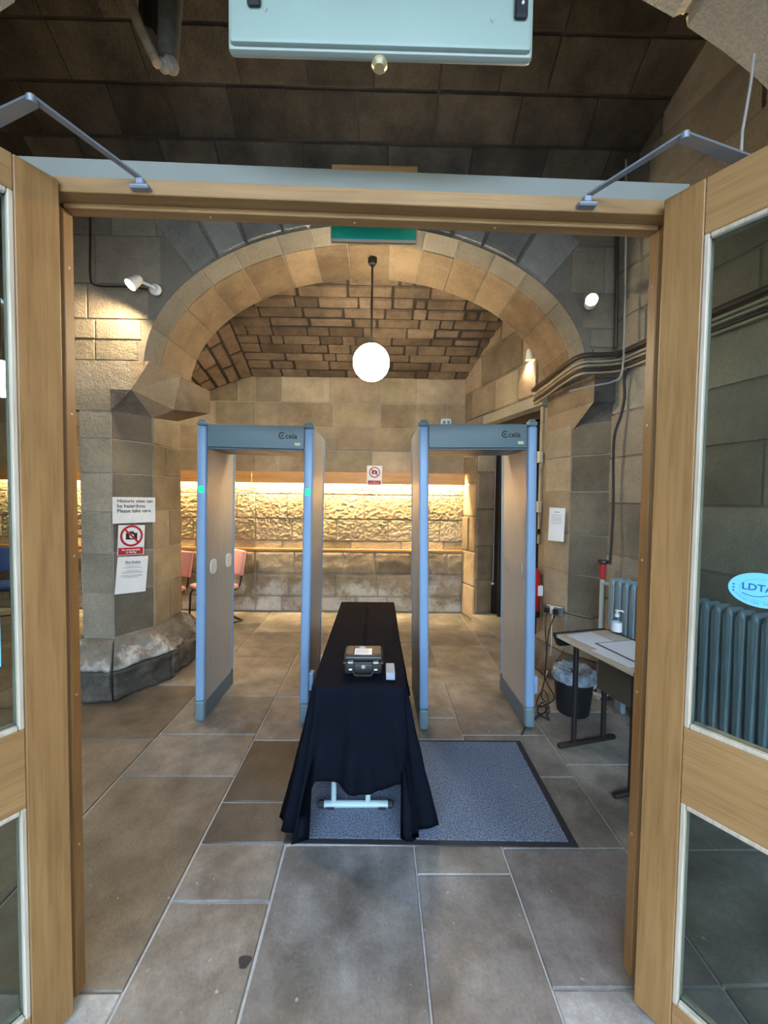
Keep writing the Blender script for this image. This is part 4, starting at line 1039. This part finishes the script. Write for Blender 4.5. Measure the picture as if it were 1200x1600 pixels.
def hard_case():
    t = thing('hard_case', 'black plastic hard case with a paper label, lying on the tablecloth', 'case', (-.066, 2.03, CZ))
    x0, x1, y0, y1 = -.168, .036, 1.955, 2.105
    MB().box((x0 + .006, y0 + .006, CZ), (x1 - .006, y1, CZ + .058), .012, 3).done('case_body', M['caseb'], t, True)
    MB().box((x0, y0, CZ + .052), (x1, y1 + .003, CZ + .066), .005, 2).done('rim', M['caseb'], t, True)
    lid = MB().box((x0 + .002, y0 + .004, CZ + .066), (x1 - .002, y1, CZ + .098), .014, 3).done('lid', M['caseb'], t, True)
    for xx in (x0 + .012, x1 - .052): MB().box((xx, y0 + .02, CZ + .097), (xx + .04, y1 - .02, CZ + .1005), .002).done('lid_rib', M['caseb'], lid, True, smooth=False)
    for xx in (x0 + .038, x1 - .038):
        MB().box((xx - .017, y0 - .010, CZ + .022), (xx + .017, y0 + .004, CZ + .078), .004, 2).done('latch', M['caseb'], t, True)
        MB().box((xx - .008, y0 - .0115, CZ + .030), (xx + .008, y0 - .0098, CZ + .037)).box((xx - .012, y0 - .0115, CZ + .066), (xx + .012, y0 - .0098, CZ + .071)).done('latch_mark', M['white'], t, True, smooth=False)
    cx_ = (x0 + x1) / 2
    MB().tube(bez([(cx_ - .055, y0 + .002, CZ + .03), (cx_ - .045, y0 - .014, CZ + .012), (cx_ - .03, y0 - .02, CZ + .008), (cx_ + .03, y0 - .02, CZ + .008), (cx_ + .045, y0 - .014, CZ + .012), (cx_ + .055, y0 + .002, CZ + .03)], 4), .006, 8).done('handle', M['caseb'], t, True)
    MB().lathe([(0, .003), (.009, .0025), (.011, 0)], (cx_, y0 + .006, CZ + .040), 14, Matrix.Rotation(PI / 2, 3, 'X')).done('valve', M['greyink'], t, True)
    lb = MB().box((cx_ - .047, y0 + .022, CZ + .0981), (cx_ + .043, y0 + .10, CZ + .0992)).done('paper_label', M['paper'], t, True, smooth=False)
    for k in range(5): MB().box((cx_ - .038, y0 + .035 + .012 * k, CZ + .0992), (cx_ + .03 - .008 * (k % 2), y0 + .0385 + .012 * k, CZ + .0995)).done('text_line', M['greyink'], lb, True, smooth=False)
    MB().sphere((cx_ - .01, y0 + .118, CZ + .098), .016, 12, (1.2, .7, .35)).done('tape', M['overrim'], lid, True)
hard_case()
t = thing('grey_block', 'small grey metal block lying beside the black hard case', 'block', (.072, 1.96, CZ))
MB().box((.05, 1.905, CZ - .001), (.094, 2.02, CZ + .036), .002).done('block_body', M['block'], t, True, smooth=False)
MB().lathe([(0, .0015), (.004, .001), (.0045, 0)], (.072, 1.97, CZ + .036), 10).done('stud', M['steel'], t, True)

# ================================================================== DESK CORNER
la, sa = V((.2425, -.970, 0)), V((.970, .2425, 0)); DO = V((1.212, 2.60, 0)); DZT = .74
def dk(l, s, z): return DO + la * l + sa * s + V((0, 0, z))
dm = frame_mtx(DO, la, sa)      # local x along the desk, y towards the wall
t = thing('exam_desk', 'small buff topped desk with dark tube legs against the radiator', 'desk', mtx=dm)
LD, WD = .62, .42
MB().box((.012, 0, DZT - .022), (LD - .012, WD, DZT), .003).done('desktop', M['desktop'], t, smooth=False)
for x0, x1 in ((-.022, .0118), (LD - .0118, LD + .01)):
    MB().prism([(x0, 0, DZT - .02), (x0, .03, DZT - .085), (x0, WD - .03, DZT - .085), (x0, WD, DZT - .02), (x0, WD, DZT + .001), (x0, 0, DZT + .001)], (x1 - x0, 0, 0)).done('end_trim', M['black'], t, smooth=False)
MB().box((.012, WD, DZT - .02), (LD - .012, WD + .008, DZT + .004)).done('back_edge', M['black'], t, smooth=False)
MB().box((.06, .30, .36), (LD - .06, .312, DZT - .03)).done('modesty_panel', M['modesty'], t, smooth=False)
for x in (.085, LD - .09):
    for y in (.10, .34): MB().tube([(x, y, .03), (x, y, DZT - .024)], .017, 10).done('leg', M['tube'], t)
    MB().box((x - .016, -.02, 0), (x + .016, WD + .02, .03), .01, 2).done('foot', M['tube'], t)
def onDesk(name, label, cat, l0, s0, l1, s1, rot, m, z=.0, th=.0012):
    cx_, cy_ = (l0 + l1) / 2, (s0 + s1) / 2
    mt = dm @ Matrix.Translation((cx_, cy_, DZT + .0008 + z)) @ Matrix.Rotation(rot, 4, 'Z')
    return tag(MB().box((-(l1 - l0) / 2, -(s1 - s0) / 2, 0), ((l1 - l0) / 2, (s1 - s0) / 2, th), mtx=mt).done(name, m, smooth=False), label, cat, 'papers on the desk')
onDesk('paper_sheet', 'blank white sheet at the end of the desk nearest the gate', 'paper', .04, .06, .34, .27, .05, M['paper'])
onDesk('paper_sheet', 'white sheet at the front edge of the desk, half under the clip folder', 'paper', .30, .02, .55, .20, .06, M['paper'], .0014)
onDesk('clip_folder', 'dark edged folder lying open on the desk papers', 'folder', .22, .115, .61, .405, -.02, M['ink'], .0030)
onDesk('paper_sheet', 'white sheet lying on top of the dark edged folder', 'paper', .23, .128, .60, .395, -.02, M['paper'], .0046)
def bottle():
    c = dk(.06, .375, DZT + .001)
    c = V((c.x, c.y, DZT + .001)); c = V((*atz(963, 990, .741)[:2], .741))
    t = thing('sanitiser_bottle', 'clear pump bottle of hand sanitiser standing on the desk', 'bottle', c)
    MB().lathe([(0, 0), (.028, 0), (.032, .006), (.032, .088), (.028, .100), (.014, .110), (.013, .118), (0, .118)], c, 20).done('bottle_body', M['gloveclear'], t, True)
    MB().lathe([(.0325, .018), (.0328, .018), (.0328, .082), (.0325, .082)], c, 20).done('bottle_label', M['paper'], t, True)
    MB().lathe([(0, .118), (.015, .118), (.015, .136), (.006, .138), (.005, .152), (.011, .153), (.011, .164), (0, .165)], c, 14).tube([c + V((0, 0, .160)), c + V((.025, -.01, .160)), c + V((.036, -.015, .153))], .005, 7).done('pump', M['white'], t, True)
bottle()
def bin_():
    c = atz(905, 1122, 0); c = V((c.x, c.y + .1, 0))
    t = thing('waste_bin', 'black waste bin with a clear blue liner under the desk', 'bin', c)
    MB().lathe([(0, .002), (.115, .002), (.118, .01), (.148, .30), (.151, .302), (.146, .302), (.112, .02), (0, .012)], c, 28).done('bin_body', M['binm'], t, True)
    b = MB(); N = 36; rr = [(.158, .262), (.160, .295), (.158, .312), (.15, .33), (.13, .345), (.10, .335), (.05, .31), (0.02, .305)]
    R = []
    for k, (r, z) in enumerate(rr):
        R.append([b.b.verts.new(c + V(((r + .014 * noise.noise(V((math.cos(a) * 3, math.sin(a) * 3, k)))) * math.cos(a), (r + .014 * noise.noise(V((math.cos(a) * 3, math.sin(a) * 3, k)))) * math.sin(a), z + (.028 * noise.noise(V((math.cos(a) * 4, math.sin(a) * 4, k * 2 + 9))) if k > 1 else 0)))) for a in [2 * PI * i / N for i in range(N)]])
    for P_, Q_ in zip(R, R[1:]):
        for i in range(N): b.b.faces.new((P_[i], P_[(i + 1) % N], Q_[(i + 1) % N], Q_[i]))
    b.done('liner_bag', M['bag'], t, True)
bin_()

# radiator along the right wall
t = thing('column_radiator', 'blue grey column radiator along the right wall beside the desk', 'radiator', wr(1.0, .12))
def rad_col(name, s, m=None):
    prof_ = []
    for k in range(7): a = PI * k / 6; prof_.append((.022 * math.cos(a), .99 + .022 * math.sin(a) * 2.2))
    prof_ = [(.022, .15)] + prof_ + [(-.022, .15)]
    b = MB(); w0, w1 = .05, .17
    P = [wr(s + x, w0, z) for x, z in prof_]
    off = wr(s, w1) - wr(s, w0)
    b.prism(P, off)
    es = [e for e in b.b.edges if abs((e.verts[0].co - e.verts[1].co).length - off.length) > .02]
    bmesh.ops.bevel(b.b, geom=es, offset=.014, segments=2, affect='EDGES', profile=.5)
    return b.done(name, M['rad'], t, True)
first = rad_col('radiator_column', 0.2)
for k in range(1, 27):
    o = first.copy(); COL.objects.link(o); o.matrix_basis = Matrix.Translation(wr(.0637 * k) - wr(0)); o.parent = t; o.matrix_parent_inverse = parent_world(t).inverted()
for z in (.21, .97): MB().tube([wr(.2, .11, z), wr(.2 + .0637 * 26, .11, z)], .024, 10).done('header_tube', M['rad'], t, True)
for k in (1, 13, 25): MB().box((-.02, -.05, 0), (.02, .05, .16), .01, mtx=Matrix.Translation(wr(.2 + .0637 * k, .11))).done('foot', M['rad'], t, True)
MB().tube([wr(.06, .12, .0), wr(.06, .12, 1.0)], .018, 10).done('supply_pipe', M['pipe'], t, True)
MB().tube([wr(.06, .12, .97), wr(.2, .11, .97)], .014, 8).done('valve_tail', M['pipe'], t, True)
MB().tube([wr(.06, .12, 1.0), wr(.06, .12, 1.13)], [.02, .026], 12).done('valve_body', M['red'], t, True)
MB().lathe([(0, .02), (.04, .016), (.044, 0), (.03, -.014), (0, -.016)], wr(.06, .12, 1.14), 14).done('valve_wheel', M['black'], t, True)
MB().tube(bez([wr(.06, .12, .12), wr(.06, .2, .07), wr(.2, .2, .1), wr(.2, .12, .2)], 5), .016, 8).done('return_pipe', M['pipe'], t, True)

# socket with plugs, cables
pf = V((1.735, 3.5, 0)); pn = V((-.735, -.678, 0)).normalized(); pn = V((-.74, -.67, 0)).normalized()
sx = hit(868, 953, pf + pn * .02, pn)
t = thing('socket_outlet', 'grey double socket box with black plugs on the right pier', 'socket', sx)
sm = frame_mtx(sx, (pn.y * -1, pn.x, 0) if False else (-pn.y, pn.x, 0), (0, 0, 1))
MB().box((-.075, -.042, -.012), (.075, .042, .034), .005, mtx=sm).done('socket_box', M['steel'], t, True, smooth=False)
MB().box((-.036, -.034, .034), (.0, .034, .037), .001, mtx=sm).done('face_plate', M['white'], t, True, smooth=False)
plugs = []
for k, xx in enumerate((-.058, .022)):
    q = sm @ V((xx, -.004, .036)); plugs.append(q)
    MB().box((xx - .024, -.028, .035), (xx + .024, .022, .066), .008, 2, mtx=sm).done('plug', M['black'], t, True)
pg0 = atz(833, 1105, .0)
vcable([plugs[0] + pn * .03 + V((0, 0, -.03)), atd(852, 985, 3.36), atd(854, 1020, 3.3), atd(852, 1060, 3.2), atz(866, 1090, .012), atz(848, 1103, .012), atz(838, 1100, .012), atz(845, 1082, .012), atz(852, 1080, .03), atz(857, 1098, .012), atz(852, 1112, .01), atz(842, 1118, .01), atz(824, 1132, .01), atz(815, 1148, .012)], .0055, M['cable'], 'black lead hanging in a twist from the wall socket and running to the gate foot', 'power_lead')
vcable([plugs[1] + pn * .03 + V((0, 0, -.03)), atd(858, 985, 3.33), atd(854, 1020, 3.27), atd(851, 1060, 3.15), atz(846, 1088, .035), atz(856, 1100, .035), atz(858, 1112, .03), atz(854, 1118, .03), atz(858, 1125, .011), atz(840, 1112, .022), atz(846, 1098, .02), atz(852, 1103, .03), atz(856, 1124, .012)], .0055, M['cable'], 'black lead from the socket heaped in loops beside the bin', 'power_lead')
vcable([sm @ V((.075, -.002, .01)), atd(905, 963, 3.3), atd(930, 966, 3.2), wr(.05, .09, .76)], .005, M['cable'], 'grey lead crossing from the socket to the radiator pipe', 'socket_lead')
vcable([sm @ V((-.02, -.042, .02)), sm @ V((-.025, -.2, .018)), sm @ V((-.02, -.33, .02)), sm @ V((-.02, -.5, .06)), sm @ V((-.02, -.61, .13)), sm @ V((0, -.645, .17))], .004, M['white'], 'thin white lead dropping from the socket box', 'white_lead')

# fire extinguisher
c = V((1.572, 3.893, .47)); 
t = thing('fire_extinguisher', 'red fire extinguisher on the pier behind the right gate', 'extinguisher', c)
MB().lathe([(0, .05), (.07, .05), (.072, .06), (.072, .42), (.06, .46), (.03, .49), (.025, .52), (0, .52)], c, 22).done('cylinder', M['fire'], t, True)
MB().lathe([(0, 0), (.073, 0), (.074, .06), (.071, .062), (0, .062)], c, 22).done('base_boot', M['black'], t, True)
MB().box(c + V((-.02, -.05, .52)), c + V((.02, .04, .545)), .004).box(c + V((-.012, -.09, .55)), c + V((.012, .03, .562)), .003).tube([c + V((0, 0, .5)), c + V((0, 0, .56))], .016).done('valve_lever', M['black'], t, True)
MB().tube(bez([c + V((-.02, -.03, .53)), c + V((-.07, -.06, .48)), c + V((-.075, -.06, .3)), c + V((-.07, -.055, .15))], 6), .011, 8).done('hose', M['black'], t, True)
MB().box((.0, -.025, -.05), (.05, .025, .05), mtx=Matrix.Translation(c + V((.026, -.042, .27)))).done('info_label', M['paper'], t, True, smooth=False)
MB().box(c + V((.05, -.02, .38)), c + V((.078, .02, .42))).done('wall_bracket', M['black'], t, True)

# doorway fittings on the right: curtain, cable trunking with switch boxes
def curtain():
    N = 60; pts = []; s0, s1 = D0 + .02, D1 - .1
    for j in range(7):
        z = .10 + (2.54 - .10) * j / 6
        for i in range(N + 1):
            s = s0 + (s1 - s0) * i / N
            pts.append(rb(s, -.26 + .035 * math.sin(i * .95) + .012 * math.sin(i * 2.3 + j * .4), z))
    fs = [(j * (N + 1) + i, j * (N + 1) + i + 1, (j + 1) * (N + 1) + i + 1, (j + 1) * (N + 1) + i) for j in range(6) for i in range(N)]
    me = bpy.data.meshes.new('curtain'); me.from_pydata(pts, [], fs); me.polygons.foreach_set('use_smooth', [True] * len(fs))
    t = thing('door_curtain', 'heavy black curtain hanging in the doorway behind the right gate', 'curtain', rb((s0 + s1) / 2, -.26, .1))
    o = link('curtain_cloth', me, M['blackcloth'], t, True); o.modifiers.new('thick', 'SOLIDIFY').thickness = .004
    MB().tube([rb(s0 - .02, -.26, 2.545), rb(s1, -.26, 2.545)], .012).done('curtain_rail', M['iron'], t, True)
    MB().tube([rb(D0 + .12, -.2, .55), rb(D0 + .12, -.2, 2.5)], .006, 6).sphere(rb(D0 + .12, -.2, .52), .022, 10).done('pull_cord', M['greyink'], t, True)
curtain()
t = thing('trunking', 'narrow cream cable trunking with switch boxes beside the curtained doorway', 'trunking', rb(D1 - .04, .04, 1.2))
fx = lambda s, z: rb(s, .012, z)
MB().prism([rb(1.668, .003, 1.2), rb(1.70, .003, 1.2), rb(1.70, .025, 1.2), rb(1.668, .025, 1.2)], (0, 0, 1.42)).done('trunking_channel', M['creamc'], t, True, smooth=False)
for z in (2.02, 1.52): MB().prism([rb(1.655, .02, z), rb(1.715, .02, z), rb(1.715, .055, z), rb(1.655, .055, z)], (0, 0, .11)).done('switch_box', M['cream'], t, True, smooth=False)
MB().prism([rb(1.655, .02, 1.3), rb(1.71, .02, 1.3), rb(1.71, .05, 1.3), rb(1.655, .05, 1.3)], (0, 0, .05)).done('clip', M['iron'], t, True, smooth=False)
# the strip of jamb the trunking is fixed to
MB().prism([rb(1.66, 0, .0), rb(D1 + .02, 0, .0), rb(D1 + .02, -.3, .0), rb(1.66, -.3, .0)], (0, 0, 2.57)).done('door_jamb', M['stone'], wall_right_back, True, smooth=False)

# ================================================================== CHAIRS
def chair(label, x, y, rz, fabric, group):
    t = thing('cantilever_chair', label, 'chair', (x, y, 0), rz, group)   # local: faces -y
    b = MB().box((-.24, -.25, .44), (.24, .20, .50), .03, 3); b.done('seat', fabric, t)
    MB().box((-.225, -.23, .425), (.225, .19, .442), .006).done('seat_shell', M['black'], t, smooth=False)
    tl = Matrix.Translation((0, .235, .60)) @ Matrix.Rotation(-.16, 4, 'X')
    b = MB().box((-.235, -.03, .0), (.235, .03, .33), .028, 3, mtx=tl); b.done('backrest', fabric, t)
    MB().box((-.22, .026, .02), (.22, .042, .31), .01, 2, mtx=tl).done('backrest_shell', M['black'], t)
    for s in (-1, 1):
        MB().tube(bez([(s * .2, .25, .72), (s * .2, .235, .52), (s * .2, .16, .43), (s * .2, -.12, .43), (s * .215, -.22, .40), (s * .225, -.235, .30), (s * .235, -.24, .06), (s * .235, -.215, .014), (s * .235, -.16, .013), (s * .235, .24, .013)], 4), .0125, 8).done('side_frame', M['black'], t)
    MB().tube([(-.235, .24, .013), (.235, .24, .013)], .0125, 8).done('floor_bar', M['black'], t)
    return t
chair('pink fabric chair on a black sled frame, half hidden by the left pier', -2.70, 4.86, -.5, M['pink'], 'pink chairs behind the left gate')
chair('pink fabric chair on a black sled frame, facing out behind the left gate', -2.10, 5.08, -.75, M['pink'], 'pink chairs behind the left gate')
cc = atz(-10, 915, .47)
chair('blue fabric chair in the next bay, seen through the left door glass', cc.x, cc.y, .5, M['bluef'], None)
